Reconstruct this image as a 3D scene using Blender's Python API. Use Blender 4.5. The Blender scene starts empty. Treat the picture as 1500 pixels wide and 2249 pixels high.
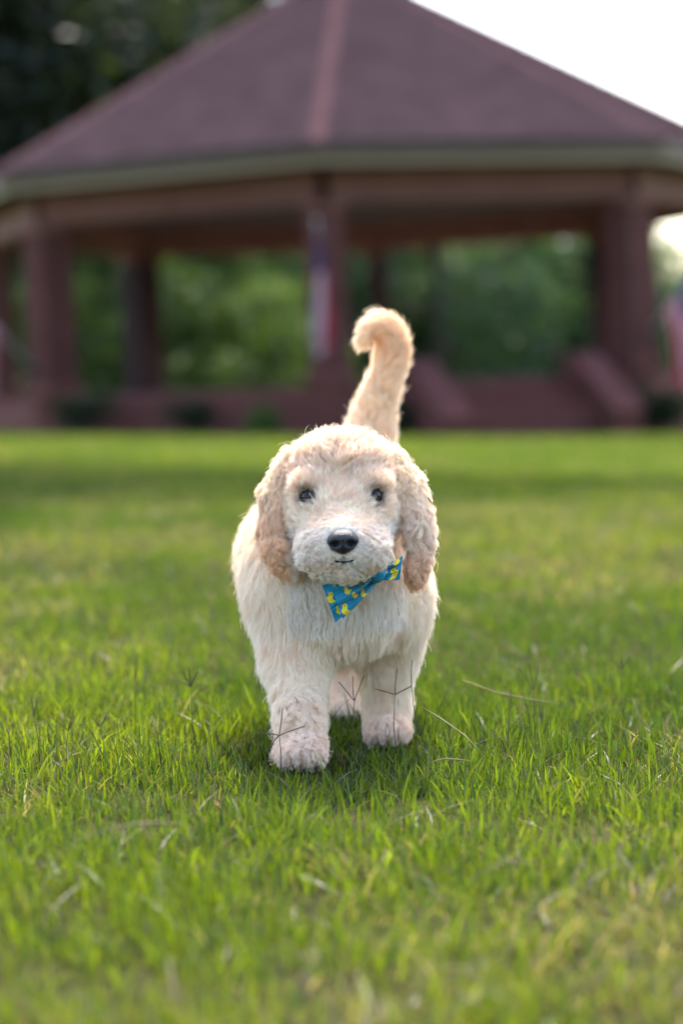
import bpy, math, random
import numpy as np
from mathutils import Vector, Matrix
from mathutils.kdtree import KDTree

R = math.radians
scene = bpy.context.scene
COL = scene.collection

# ------------------------------------------------------------------ camera
cam_d = bpy.data.cameras.new('camera')
cam = bpy.data.objects.new('camera', cam_d)
COL.objects.link(cam)
cam_d.sensor_fit = 'VERTICAL'
cam_d.sensor_height = 36.0
cam_d.sensor_width = 24.0
cam_d.lens = 85.0
cam_d.clip_start = 0.05
cam_d.clip_end = 3000.0
cam.matrix_world = (Matrix.Translation((0.0, 0.0, 0.40))
                    @ Matrix.Rotation(R(90.0 - 2.81), 4, 'X')
                    @ Matrix.Rotation(R(-2.5), 4, 'Z'))
cam_d.dof.use_dof = True
cam_d.dof.focus_distance = 2.51
cam_d.dof.aperture_fstop = 3.3
scene.camera = cam

# ------------------------------------------------------------------ sky and sun
SUN_EL, SUN_AZ = 54.0, 6.0            # azimuth measured from +Y towards +X
world = bpy.data.worlds.new('World')
scene.world = world
world.use_nodes = True
wn = world.node_tree
for n in list(wn.nodes):
    wn.nodes.remove(n)
sky = wn.nodes.new('ShaderNodeTexSky')
sky.sky_type = 'NISHITA'
sky.sun_disc = False
sky.sun_elevation = R(SUN_EL)
sky.sun_rotation = R(SUN_AZ)
sky.air_density = 1.0
sky.dust_density = 3.2
sky.ozone_density = 1.0
bg = wn.nodes.new('ShaderNodeBackground')
bg.inputs['Strength'].default_value = 0.15
wo = wn.nodes.new('ShaderNodeOutputWorld')
wn.links.new(sky.outputs[0], bg.inputs['Color'])
wn.links.new(bg.outputs[0], wo.inputs['Surface'])

sun_d = bpy.data.lights.new('sun', 'SUN')
sun_d.energy = 2.05
sun_d.angle = R(1.5)
sun_d.color = (1.0, 0.96, 0.89)
sun = bpy.data.objects.new('sun', sun_d)
COL.objects.link(sun)
sdir = Vector((math.sin(R(SUN_AZ)) * math.cos(R(SUN_EL)), math.cos(R(SUN_AZ)) * math.cos(R(SUN_EL)), math.sin(R(SUN_EL))))
sun.rotation_euler = sdir.to_track_quat('Z', 'Y').to_euler()
sun.location = sdir * 60

scene.view_settings.view_transform = 'Standard'
scene.view_settings.look = 'None'
scene.view_settings.exposure = 2.42
scene.view_settings.gamma = 1.0
scene.view_settings.use_curve_mapping = False
scene.render.engine = 'CYCLES'
scene.cycles.use_denoising = True
scene.cycles.denoiser = 'OPENIMAGEDENOISE'
scene.cycles.max_bounces = 16
scene.cycles.diffuse_bounces = 12
scene.cycles.glossy_bounces = 3
scene.cycles.transmission_bounces = 12
scene.cycles.transparent_max_bounces = 8
scene.cycles.sample_clamp_indirect = 8.0
scene.cycles_curves.shape = 'RIBBONS'

# ------------------------------------------------------------------ helpers
def tag(o, label=None, cat=None, group=None, kind=None):
    if label: o['label'] = label
    if cat: o['category'] = cat
    if group: o['group'] = group
    if kind: o['kind'] = kind
    return o

def empty(name, loc, label, cat, group=None):
    o = bpy.data.objects.new(name, None)
    o.empty_display_size = 0.1
    o.location = loc
    COL.objects.link(o)
    return tag(o, label, cat, group)

def link(name, me, mat=None, parent=None):
    """link a mesh whose coordinates are local to the top-level thing"""
    o = bpy.data.objects.new(name, me)
    COL.objects.link(o)
    if mat is not None and not me.materials:
        me.materials.append(mat)
    if parent is not None:
        o.parent = parent
    return o

def mesh(name, v, f, smooth=False):
    me = bpy.data.meshes.new(name)
    me.from_pydata([tuple(map(float, p)) for p in v], [], [tuple(int(i) for i in q) for q in f])
    if smooth:
        me.polygons.foreach_set('use_smooth', [True] * len(me.polygons))
    me.update()
    return me

def fast_mesh(name, v, loops, starts, totals, smooth=False):
    """big meshes straight from numpy arrays"""
    me = bpy.data.meshes.new(name)
    me.vertices.add(len(v))
    me.vertices.foreach_set('co', np.asarray(v, np.float32).ravel())
    me.loops.add(len(loops))
    me.loops.foreach_set('vertex_index', np.asarray(loops, np.int32))
    me.polygons.add(len(starts))
    me.polygons.foreach_set('loop_start', np.asarray(starts, np.int32))
    me.polygons.foreach_set('loop_total', np.asarray(totals, np.int32))
    if smooth:
        me.polygons.foreach_set('use_smooth', np.ones(len(starts), bool))
    me.update(calc_edges=True)
    me.validate()
    return me

def vcolor(me, cols, name='tint'):
    a = me.color_attributes.new(name, 'FLOAT_COLOR', 'POINT')
    c = np.ones((len(me.vertices), 4), np.float32)
    c[:, :3] = cols
    a.data.foreach_set('color', c.ravel())

class MB:
    """collects simple solids into one mesh"""
    def __init__(self): self.v = []; self.f = []
    def add(self, v, f):
        n = len(self.v); self.v += [tuple(p) for p in v]; self.f += [tuple(i + n for i in q) for q in f]; return self
    def prism(self, poly, z0, z1, top_scale=None, c=(0, 0)):
        n = len(poly)
        lo = [(x, y, z0) for x, y in poly]
        if top_scale is None: hi = [(x, y, z1) for x, y in poly]
        else: hi = [(c[0] + (x - c[0]) * top_scale, c[1] + (y - c[1]) * top_scale, z1) for x, y in poly]
        f = [tuple(range(n - 1, -1, -1)), tuple(range(n, 2 * n))] + [(i, (i + 1) % n, n + (i + 1) % n, n + i) for i in range(n)]
        return self.add(lo + hi, f)
    def box(self, c, sx, sy, sz, rz=0.0, bev=0.0):
        """box with its vertical and top edges chamfered"""
        ca, sa = math.cos(rz), math.sin(rz)
        hx, hy, b = sx / 2, sy / 2, bev
        if b > 0:
            ring = [(-hx + b, -hy), (hx - b, -hy), (hx, -hy + b), (hx, hy - b), (hx - b, hy), (-hx + b, hy), (-hx, hy - b), (-hx, -hy + b)]
        else:
            ring = [(-hx, -hy), (hx, -hy), (hx, hy), (-hx, hy)]
        P = lambda x, y, z: (c[0] + x * ca - y * sa, c[1] + x * sa + y * ca, c[2] + z)
        n = len(ring)
        lv = [(-sz / 2, 1.0), (sz / 2 - b, 1.0), (sz / 2, 1.0 - (b / max(hx, hy)))] if b > 0 else [(-sz / 2, 1.0), (sz / 2, 1.0)]
        v = []
        for z, s in lv: v += [P(x * s, y * s, z) for x, y in ring]
        f = [tuple(range(n - 1, -1, -1)), tuple(range((len(lv) - 1) * n, len(lv) * n))]
        for k in range(len(lv) - 1):
            f += [(k * n + i, k * n + (i + 1) % n, (k + 1) * n + (i + 1) % n, (k + 1) * n + i) for i in range(n)]
        return self.add(v, f)
    def tube(self, pts, rad, n=8, cap=True):
        pts = [Vector(p) for p in pts]
        if not hasattr(rad, '__len__'): rad = [rad] * len(pts)
        v = []; ref = Vector((0.31, 0.17, 0.93)).normalized()
        for i, p in enumerate(pts):
            d = (pts[min(i + 1, len(pts) - 1)] - pts[max(i - 1, 0)]).normalized()
            a = d.cross(ref)
            if a.length < 1e-3: a = d.cross(Vector((1, 0, 0)))
            a.normalize(); b = d.cross(a)
            v += [tuple(p + (a * math.cos(2 * math.pi * k / n) + b * math.sin(2 * math.pi * k / n)) * rad[i]) for k in range(n)]
        f = []
        for i in range(len(pts) - 1):
            f += [(i * n + k, i * n + (k + 1) % n, (i + 1) * n + (k + 1) % n, (i + 1) * n + k) for k in range(n)]
        if cap: f += [tuple(range(n - 1, -1, -1)), tuple(range((len(pts) - 1) * n, len(pts) * n))]
        return self.add(v, f)
    def mesh(self, name, smooth=False): return mesh(name, self.v, self.f, smooth)
    def obj(self, name, mat, parent=None, smooth=False): return link(name, self.mesh(name, smooth), mat, parent)

# ------------------------------------------------------------------ materials
class NT:
    def __init__(self, name):
        self.m = bpy.data.materials.new(name); self.m.use_nodes = True
        self.t = self.m.node_tree
        for n in list(self.t.nodes): self.t.nodes.remove(n)
        self.out = self.n('ShaderNodeOutputMaterial')
    def n(self, typ, **kw):
        x = self.t.nodes.new(typ)
        for k, v in kw.items(): setattr(x, k, v)
        return x
    def l(self, a, b): self.t.links.new(a, b)
    def noise(self, scale, detail=4.0, rough=0.55, coord='Object'):
        tc = self.n('ShaderNodeTexCoord'); nz = self.n('ShaderNodeTexNoise')
        nz.inputs['Scale'].default_value = scale; nz.inputs['Detail'].default_value = detail; nz.inputs['Roughness'].default_value = rough
        self.l(tc.outputs[coord], nz.inputs['Vector']); return nz
    def ramp(self, fac, stops):
        r = self.n('ShaderNodeValToRGB'); e = r.color_ramp.elements
        while len(e) < len(stops): e.new(0.5)
        for k, (p, c) in enumerate(stops): e[k].position = p; e[k].color = (*c, 1)
        self.l(fac, r.inputs[0]); return r

def rough_mat(name, c0, c1, scale=3.0, rough=0.85, bump=0.0, bump_scale=40.0, spec=0.08):
    t = NT(name); b = t.n('ShaderNodeBsdfPrincipled')
    b.inputs['Roughness'].default_value = rough; b.inputs['Specular IOR Level'].default_value = spec
    r = t.ramp(t.noise(scale).outputs['Fac'], [(0.3, c0), (0.7, c1)])
    t.l(r.outputs[0], b.inputs['Base Color'])
    if bump:
        bp = t.n('ShaderNodeBump'); bp.inputs['Strength'].default_value = bump; bp.inputs['Distance'].default_value = 0.01
        t.l(t.noise(bump_scale).outputs['Fac'], bp.inputs['Height']); t.l(bp.outputs[0], b.inputs['Normal'])
    t.l(b.outputs[0], t.out.inputs['Surface']); return t.m

def brick_mat(name, c1, c2, mortar):
    t = NT(name); b = t.n('ShaderNodeBsdfPrincipled'); b.inputs['Roughness'].default_value = 0.9; b.inputs['Specular IOR Level'].default_value = 0.08
    tc = t.n('ShaderNodeTexCoord'); geo = t.n('ShaderNodeNewGeometry')
    # bricks run round the wall: use the distance along the wall and the height
    sp = t.n('ShaderNodeSeparateXYZ'); t.l(tc.outputs['Object'], sp.inputs[0])
    ad = t.n('ShaderNodeMath', operation='ADD'); t.l(sp.outputs[0], ad.inputs[0]); t.l(sp.outputs[1], ad.inputs[1])
    cb = t.n('ShaderNodeCombineXYZ'); t.l(ad.outputs[0], cb.inputs[0]); t.l(sp.outputs[2], cb.inputs[1])
    br = t.n('ShaderNodeTexBrick'); br.inputs['Scale'].default_value = 1.0
    br.inputs['Brick Width'].default_value = 0.21; br.inputs['Row Height'].default_value = 0.075; br.inputs['Mortar Size'].default_value = 0.008
    br.inputs['Color1'].default_value = (*c1, 1); br.inputs['Color2'].default_value = (*c2, 1); br.inputs['Mortar'].default_value = (*mortar, 1)
    t.l(cb.outputs[0], br.inputs['Vector'])
    mx = t.n('ShaderNodeMixRGB', blend_type='MULTIPLY'); mx.inputs[0].default_value = 0.5
    t.l(br.outputs['Color'], mx.inputs[1])
    r = t.ramp(t.noise(1.3).outputs['Fac'], [(0.3, (0.6, 0.6, 0.6)), (0.7, (1, 1, 1))]); t.l(r.outputs[0], mx.inputs[2])
    t.l(mx.outputs[0], b.inputs['Base Color'])
    bp = t.n('ShaderNodeBump'); bp.inputs['Strength'].default_value = 0.4; bp.inputs['Distance'].default_value = 0.01; bp.invert = True
    t.l(br.outputs['Fac'], bp.inputs['Height']); t.l(bp.outputs[0], b.inputs['Normal'])
    t.l(b.outputs[0], t.out.inputs['Surface']); return t.m

def leafy_mat(name, tint=(1, 1, 1), trans=0.5, gloss=0.06, attr='tint', ncol=None):
    """thin leaves: diffuse on the lit side, light passing through from behind, a little sheen"""
    t = NT(name)
    at = t.n('ShaderNodeAttribute', attribute_name=attr)
    mul = t.n('ShaderNodeMixRGB', blend_type='MULTIPLY'); mul.inputs[0].default_value = 1.0
    t.l(at.outputs['Color'], mul.inputs[1]); mul.inputs[2].default_value = (*tint, 1)
    d = t.n('ShaderNodeBsdfDiffuse'); tr = t.n('ShaderNodeBsdfTranslucent'); g = t.n('ShaderNodeBsdfGlossy')
    g.inputs['Roughness'].default_value = 0.42; g.inputs['Color'].default_value = (1, 1, 1, 1)
    t.l(mul.outputs[0], d.inputs['Color'])
    br = t.n('ShaderNodeMixRGB', blend_type='MULTIPLY'); br.inputs[0].default_value = 1.0
    br.inputs[2].default_value = (1.15, 1.25, 0.50, 1); t.l(mul.outputs[0], br.inputs[1]); t.l(br.outputs[0], tr.inputs['Color'])
    m1 = t.n('ShaderNodeMixShader'); m1.inputs[0].default_value = trans; t.l(d.outputs[0], m1.inputs[1]); t.l(tr.outputs[0], m1.inputs[2])
    m2 = t.n('ShaderNodeMixShader'); m2.inputs[0].default_value = gloss; t.l(m1.outputs[0], m2.inputs[1]); t.l(g.outputs[0], m2.inputs[2])
    t.l(m2.outputs[0], t.out.inputs['Surface']); return t.m

M = {}
M['roof'] = rough_mat('roof_shingle', (0.034, 0.0225, 0.0255), (0.056, 0.037, 0.041), 2.6, 0.95, 0.3, 60, 0.0)
M['hip'] = rough_mat('hip_shingle', (0.074, 0.041, 0.044), (0.095, 0.054, 0.056), 2.0, 1.0, 0.0, 40, 0.0)
M['fascia'] = rough_mat('fascia_paint', (0.27, 0.20, 0.165), (0.305, 0.225, 0.19), 0.8, 0.6)
M['gutter'] = rough_mat('gutter_paint', (0.070, 0.052, 0.042), (0.085, 0.064, 0.052), 0.8, 0.5)
M['brick'] = brick_mat('red_brick', (0.15, 0.044, 0.037), (0.11, 0.032, 0.028), (0.11, 0.075, 0.065))
M['column_brick'] = brick_mat('column_brick', (0.12, 0.038, 0.034), (0.088, 0.028, 0.026), (0.085, 0.054, 0.049))
M['concrete'] = rough_mat('concrete', (0.42, 0.38, 0.34), (0.52, 0.47, 0.43), 2.5, 0.9, 0.2)
M['timber'] = rough_mat('stained_timber', (0.12, 0.050, 0.040), (0.15, 0.066, 0.052), 1.6, 0.7)
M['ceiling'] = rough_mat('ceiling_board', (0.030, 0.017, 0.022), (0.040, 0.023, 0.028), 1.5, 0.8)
M['rear_column_dark'] = rough_mat('rear_column_dark', (0.022, 0.012, 0.013), (0.034, 0.019, 0.020), 3.0, 0.8)  # darker tone for the three rear columns and their plinths
M['dark_metal'] = rough_mat('dark_metal', (0.03, 0.03, 0.045), (0.05, 0.05, 0.07), 2, 0.5)
M['pole'] = rough_mat('flag_pole', (0.32, 0.32, 0.33), (0.42, 0.42, 0.42), 4, 0.4)
M['bark'] = rough_mat('bark', (0.055, 0.042, 0.032), (0.13, 0.10, 0.075), 6.0, 0.95, 0.8, 25)
M['leaf'] = leafy_mat('tree_leaf', trans=0.45, gloss=0.02)
M['grass'] = leafy_mat('grass_blade', trans=0.55, gloss=0.018)
# ------------------------------------------------------------------ the lawn
def ground_z(x, y):
    """the park slopes gently across the picture"""
    t = np.clip((np.asarray(y, float) - 6.0) / 22.0, 0, 1)
    return -0.0436 * 12.0 * np.tanh(np.asarray(x, float) / 12.0) - 0.10 * t * t * (3 - 2 * t)

def lawn():
    xs = np.concatenate([[-900, -300, -100, -50], np.linspace(-30, 30, 61), [50, 100, 300, 900]])
    ys = np.concatenate([[-60, -20, -8], np.linspace(-4, 60, 65), [80, 120, 200, 400, 1500]])
    X, Y = np.meshgrid(xs, ys, indexing='ij')
    Z = ground_z(X, Y)
    v = np.stack([X, Y, Z], -1).reshape(-1, 3)
    ny = len(ys); f = []
    for i in range(len(xs) - 1):
        for j in range(ny - 1):
            f.append((i * ny + j, (i + 1) * ny + j, (i + 1) * ny + j + 1, i * ny + j + 1))
    t = NT('lawn_soil_and_thatch'); b = t.n('ShaderNodeBsdfPrincipled'); b.inputs['Roughness'].default_value = 1.0
    b.inputs['Specular IOR Level'].default_value = 0.0
    # bare thatch and soil under the near blades, closed turf farther away where blades cannot be told apart
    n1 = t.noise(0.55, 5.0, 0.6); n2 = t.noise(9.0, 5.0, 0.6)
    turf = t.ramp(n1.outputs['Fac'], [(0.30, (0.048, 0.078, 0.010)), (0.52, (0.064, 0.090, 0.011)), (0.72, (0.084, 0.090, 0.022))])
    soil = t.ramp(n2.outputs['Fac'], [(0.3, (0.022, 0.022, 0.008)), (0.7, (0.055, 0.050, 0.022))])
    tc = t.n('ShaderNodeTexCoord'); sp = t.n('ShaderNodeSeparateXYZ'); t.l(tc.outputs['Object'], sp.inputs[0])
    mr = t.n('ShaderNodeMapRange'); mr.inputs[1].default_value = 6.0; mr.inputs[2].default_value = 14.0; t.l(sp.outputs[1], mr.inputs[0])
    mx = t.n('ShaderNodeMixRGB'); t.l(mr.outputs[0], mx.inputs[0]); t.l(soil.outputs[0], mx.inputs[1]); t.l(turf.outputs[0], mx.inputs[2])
    t.l(mx.outputs[0], b.inputs['Base Color']); t.l(b.outputs[0], t.out.inputs['Surface'])
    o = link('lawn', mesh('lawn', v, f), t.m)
    tag(o, kind='structure')
lawn()

# smooth value noise in numpy, used for patches in the turf and in the coat
def vnoise(p, seed=0):
    p = np.asarray(p, float); i = np.floor(p).astype(np.int64); f = p - i; f = f * f * (3 - 2 * f)
    D = p.shape[1]; out = np.zeros(len(p))
    for c in range(2 ** D):
        w = np.ones(len(p)); h = np.full(len(p), seed * 374761393 & 0x7fffffff, np.int64)
        for d in range(D):
            b = (c >> d) & 1; w = w * (f[:, d] if b else 1 - f[:, d])
            h = (h * 668265263 + (i[:, d] + b) * (2246822519 + 668265 * d)) & 0x7fffffff
        h = ((h ^ (h >> 13)) * 1274126177) & 0x7fffffff
        out += w * ((h ^ (h >> 16)) & 0xffff) / 65535.0
    return out

def fbm(p, seed=0, oct=3):
    s = 0; a = 0.5; t = 0
    for k in range(oct):
        s = s + a * vnoise(np.asarray(p) * 2 ** k, seed + k); t += a; a *= 0.5
    return s / t

# ------------------------------------------------------------------ the pavilion
PX, PY = 0.37, 35.0
A0 = R(-4.6)
def oct_pts(r, a0=A0): return [(r * math.sin(a0 + k * math.pi / 4), -r * math.cos(a0 + k * math.pi / 4)) for k in range(8)]

pav = empty('pavilion', (PX, PY, 0), 'large octagonal park bandstand with brown shingle roof on brick columns behind the puppy', 'pavilion')
RC, RE, RB = 5.30, 5.88, 5.60
ZF, ZE, ZTOP = 0.50, 3.16, 6.55
MB().prism(oct_pts(RB), -1.2, 0.50).obj('foundation', M['brick'], pav)
MB().prism(oct_pts(RB - 0.22), 0.45, 0.504).obj('floor_slab', M['concrete'], pav)
cols = oct_pts(RC)
for k, (x, y) in enumerate(cols):
    a = A0 + k * math.pi / 4
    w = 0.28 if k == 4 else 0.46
    c = MB().box((x, y, (ZF + 2.72) / 2), w, w, 2.72 - ZF, a).obj('column', M['rear_column_dark' if k in (3, 4, 5) else 'column_brick'], pav)
    MB().box((x, y, ZF + 0.09), w + 0.10, w + 0.10, 0.18, a, 0.02).obj('plinth', M['rear_column_dark' if k in (3, 4, 5) else 'brick'], c)
    MB().box((x, y, 2.72 - 0.05), w + 0.08, w + 0.08, 0.10, a, 0.015).obj('capital', M['timber'], c)
for k in range(8):
    (x0, y0), (x1, y1) = cols[k], cols[(k + 1) % 8]
    L = math.hypot(x1 - x0, y1 - y0); a = math.atan2(y1 - y0, x1 - x0)
    MB().box(((x0 + x1) / 2, (y0 + y1) / 2, 2.945), L - 0.10, 0.28, 0.44, a).obj('beam', M['timber'], pav)
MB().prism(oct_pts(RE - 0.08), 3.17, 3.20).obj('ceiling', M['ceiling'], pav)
for k in range(8):
    p, q = oct_pts(RE)[k], oct_pts(RE)[(k + 1) % 8]
    pi, qi = oct_pts(RE - 0.07)[k], oct_pts(RE - 0.07)[(k + 1) % 8]
    f = MB().prism([p, q, qi, pi], 3.15, 3.285).obj('fascia', M['fascia'], pav)
    p2, q2 = oct_pts(RE + 0.11)[k], oct_pts(RE + 0.11)[(k + 1) % 8]
    p1, q1 = oct_pts(RE + 0.003)[k], oct_pts(RE + 0.003)[(k + 1) % 8]
    MB().prism([p2, q2, q1, p1], 3.265, 3.43).obj('gutter', M['gutter'], f)
# roof: eight slopes laid in lapped courses, a cap along each hip, a louvred cupola on top
RTOP = 0.72
z_at = lambda r: 3.40 + (ZTOP - 3.40) * (1 - r / (RE + 0.12))
roof = MB().prism(oct_pts(RE - 0.2), 3.201, 3.24).obj('roof', M['ceiling'], pav)
NCO = 42
for k in range(8):
    mb = MB(); r0 = RE + 0.12
    for c in range(NCO):
        ra = r0 + (RTOP - r0) * c / NCO; rb = r0 + (RTOP - r0) * (c + 1) / NCO
        a, b = oct_pts(ra)[k], oct_pts(ra)[(k + 1) % 8]; d, e = oct_pts(rb)[k], oct_pts(rb)[(k + 1) % 8]
        za, zb = z_at(ra), z_at(rb); h = 0.016
        v = [(*a, za - 0.01), (*b, za - 0.01), (*b, za + h), (*a, za + h), (*e, zb + 0.002), (*d, zb + 0.002)]
        mb.add(v, [(0, 1, 2, 3), (3, 2, 4, 5)])
    mb.obj('roof_slope', M['roof'], roof)
    h0 = Vector((*oct_pts(RE + 0.13)[k], z_at(RE + 0.13) + 0.012)); h1 = Vector((*oct_pts(RTOP)[k], z_at(RTOP) + 0.012))
    d = (h1 - h0).normalized(); s = d.cross(Vector((0, 0, 1))).normalized(); n = s.cross(d)
    mb = MB(); seg = 24
    for c in range(seg):
        a = h0 + (h1 - h0) * (c / seg); b = h0 + (h1 - h0) * ((c + 1) / seg); w = 0.125
        up = n * 0.035
        v = [a - s * w - n * .03, a + up, a + s * w - n * .03, b - s * w - n * .045, b + up * 0.6, b + s * w - n * .045]
        mb.add([tuple(p) for p in v], [(0, 1, 4, 3), (1, 2, 5, 4), (0, 2, 1)])
    mb.obj('hip_cap', M['hip'], roof)
cup = MB().prism(oct_pts(0.98), z_at(0.98) - 0.02, z_at(0.98) + 0.09).obj('roof_cap', M['dark_metal'], pav)
MB().prism(oct_pts(0.94), z_at(0.98) + 0.091, z_at(0.98) + 0.62, 0.05).obj('cap_cone', M['dark_metal'], cup)
MB().tube([(0, 0, z_at(0.98) + 0.55), (0, 0, z_at(0.98) + 0.80), (0, 0, z_at(0.98) + 0.95)], [0.05, 0.06, 0.01], 10).obj('finial', M['dark_metal'], cup, True)
# stairs on the face to the right of the front column
am = A0 + math.pi / 8
nrm = Vector((math.sin(am), -math.cos(am), 0)); tan = Vector((math.cos(am), math.sin(am), 0))
ap = RB * math.cos(math.pi / 8)
for j in range(3):
    d0, d1 = ap + 0.02, ap + 0.42 + (2 - j) * 0.36
    zt = 0.13 + j * 0.13
    zb = -0.6 if j == 0 else zt - 0.13 + 0.002
    c = nrm * ((d0 + d1) / 2)
    MB().box((c.x, c.y, (zb + zt) / 2), 1.80, d1 - d0, zt - zb, am, 0.01).obj('step', M['brick'], pav)
for s in (-1, 1):
    prof = [(ap + 0.01, -0.6), (ap + 1.55, -0.6), (ap + 1.55, 0.02), (ap + 0.30, 0.72), (ap + 0.01, 0.72)]
    o0, o1 = tan * (s * 0.92), tan * (s * 1.26)
    v = [tuple(nrm * d + o0 + Vector((0, 0, z))) for d, z in prof] + [tuple(nrm * d + o1 + Vector((0, 0, z))) for d, z in prof]
    f = [(0, 1, 2, 3, 4), (9, 8, 7, 6, 5)] + [(i, 5 + i, 5 + (i + 1) % 5, (i + 1) % 5) for i in range(5)]
    ch = MB().add(v, f).obj('stair_cheek_wall', M['brick'], pav)
    cp = [(ap + 1.58, 0.0), (ap + 0.31, 0.722), (ap + 0.0, 0.722), (ap + 0.0, 0.782), (ap + 0.33, 0.782), (ap + 1.62, 0.05)]
    o0, o1 = tan * (s * 0.89), tan * (s * 1.29)
    v = [tuple(nrm * d + o0 + Vector((0, 0, z))) for d, z in cp] + [tuple(nrm * d + o1 + Vector((0, 0, z))) for d, z in cp]
    f = [tuple(range(6)), tuple(range(11, 5, -1))] + [(i, 6 + i, 6 + (i + 1) % 6, (i + 1) % 6) for i in range(6)]
    MB().add(v, f).obj('coping', M['column_brick'], ch)

# ------------------------------------------------------------------ flags on slanted poles
def flag(k, z0, label, length=1.25, tilt=44, seed=0, hoist=0.80, amp=0.06):
    a = A0 + k * math.pi / 4
    out = Vector((math.sin(a), -math.cos(a), 0))
    side = Vector((math.cos(a), math.sin(a), 0))
    base = Vector((PX + cols[k][0], PY + cols[k][1], z0)) + out * 0.25
    rt = empty('flag', base, label, 'flag', 'flags on the pavilion columns')
    d = out * math.cos(R(tilt)) + Vector((0, 0, math.sin(R(tilt))))
    MB().tube([Vector((0, 0, 0)), d * length], 0.014, 8).obj('pole', M['pole'], rt, True)
    MB().tube([d * (length - 0.005), d * (length + 0.03), d * (length + 0.06)], [0.02, 0.028, 0.008], 8).obj('finial', M['pole'], rt, True)
    MB().tube([-out * 0.01, d * 0.12], 0.026, 8).obj('bracket', M['dark_metal'], rt)
    ns, nt = 66, 76; fly = 1.28
    S, T = np.meshgrid(np.linspace(0, 1, ns), np.linspace(0, 1, nt), indexing='ij')
    pos = np.zeros((ns, nt, 3)); gather = 1 - 0.55 * T ** 0.7
    for c in range(3):
        pos[..., c] = d[c] * (length - 0.03 - hoist * (S * gather + 0.20 * (1 - gather)))
    fold = amp * T ** .6 * np.sin(S * 17 + seed + 1.5 * T) + 0.03 * T * np.sin(S * 31 + 2.1 * seed)
    for c in range(3):
        pos[..., c] += side[c] * fold + out[c] * 0.02 * T * np.cos(S * 15 + seed)
    pos[..., 2] -= fly * T * (0.93 + 0.05 * np.sin(S * 9 + seed))
    red, white, blue = np.array([.42, .022, .06]), np.array([.42, .36, .40]), np.array([.018, .022, .10])
    stripe = (np.floor(S * 13).astype(int) % 2 == 0)
    colr = np.where(stripe[..., None], red, white)
    cant = (S < 7 / 13) & (T < 0.40)
    colr = np.where(cant[..., None], blue, colr)
    star = cant & ((np.arange(ns)[:, None] % 7) // 2 == 1) & ((np.arange(nt)[None, :] % 5) // 2 == 1)
    colr = np.where(star[..., None], white, colr)
    f = [(i * nt + j, (i + 1) * nt + j, (i + 1) * nt + j + 1, i * nt + j + 1) for i in range(ns - 1) for j in range(nt - 1)]
    me = mesh('cloth', pos.reshape(-1, 3), f, True); vcolor(me, colr.reshape(-1, 3))
    link('cloth', me, M['cloth'], rt)

t = NT('flag_cloth'); at = t.n('ShaderNodeAttribute', attribute_name='tint')
dd = t.n('ShaderNodeBsdfDiffuse'); tr = t.n('ShaderNodeBsdfTranslucent'); mx = t.n('ShaderNodeMixShader'); mx.inputs[0].default_value = 0.45
t.l(at.outputs['Color'], dd.inputs['Color']); t.l(at.outputs['Color'], tr.inputs['Color'])
t.l(dd.outputs[0], mx.inputs[1]); t.l(tr.outputs[0], mx.inputs[2]); t.l(mx.outputs[0], t.out.inputs['Surface'])
M['cloth'] = t.m
flag(0, 1.55, 'striped flag hanging in folds on the front pavilion column above the puppy', seed=0.4, amp=.10)
flag(1, 0.95, 'striped flag with blue corner at the right picture edge beside the pavilion column', seed=1.7, amp=.09)
flag(7, 0.85, 'striped flag cut by the left picture edge, on the left pavilion column', seed=2.9, hoist=0.42)

# ------------------------------------------------------------------ trees and shrubs
def leaf_cloud(name, blobs, n, size, rng, c0, c1, dead=0.0):
    """leaf-sized bent faces spread through several uneven clumps"""
    blobs = np.array(blobs, float)                       # x y z rx ry rz
    vol = blobs[:, 3] * blobs[:, 4] * blobs[:, 5]
    w = vol ** 0.75; which = rng.choice(len(blobs), n, p=w / w.sum())
    d = rng.normal(size=(n, 3)); d /= np.linalg.norm(d, axis=1)[:, None]
    rr = rng.random(n) ** 0.45
    lump = 0.72 + 0.55 * vnoise(d * 2.2 + which[:, None] * 7.3, 5)
    P = blobs[which, :3] + d * (rr * lump)[:, None] * blobs[which, 3:6]
    # twig clusters
    tw = rng.normal(size=(n, 3)) * size * 0.6
    P = np.round(P / (size * 2.6)) * (size * 2.6) * 0.35 + P * 0.65 + tw
    a = rng.normal(size=(n, 3)); a[:, 2] *= 0.6; a /= np.linalg.norm(a, axis=1)[:, None]
    b = np.cross(a, rng.normal(size=(n, 3))); b /= np.linalg.norm(b, axis=1)[:, None]
    s = (size * rng.uniform(0.6, 1.35, n))[:, None]
    up = np.cross(a, b)
    v = np.stack([P - a * s, P + b * s * 0.42 + up * s * 0.08, P + a * s - up * s * 0.18, P - b * s * 0.42 + up * s * 0.08], 1).reshape(-1, 3)
    me = fast_mesh(name, v, np.arange(4 * n), np.arange(n) * 4, np.full(n, 4))
    mix = np.clip(vnoise(P * 0.9, 3) * 0.8 + rng.random(n) * 0.4 - 0.1, 0, 1)[:, None]
    col = np.array(c0) * (1 - mix) + np.array(c1) * mix
    col *= rng.uniform(0.75, 1.2, (n, 1))
    vcolor(me, np.repeat(col, 4, 0))
    me.materials.append(M['leaf'])
    return me

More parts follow.
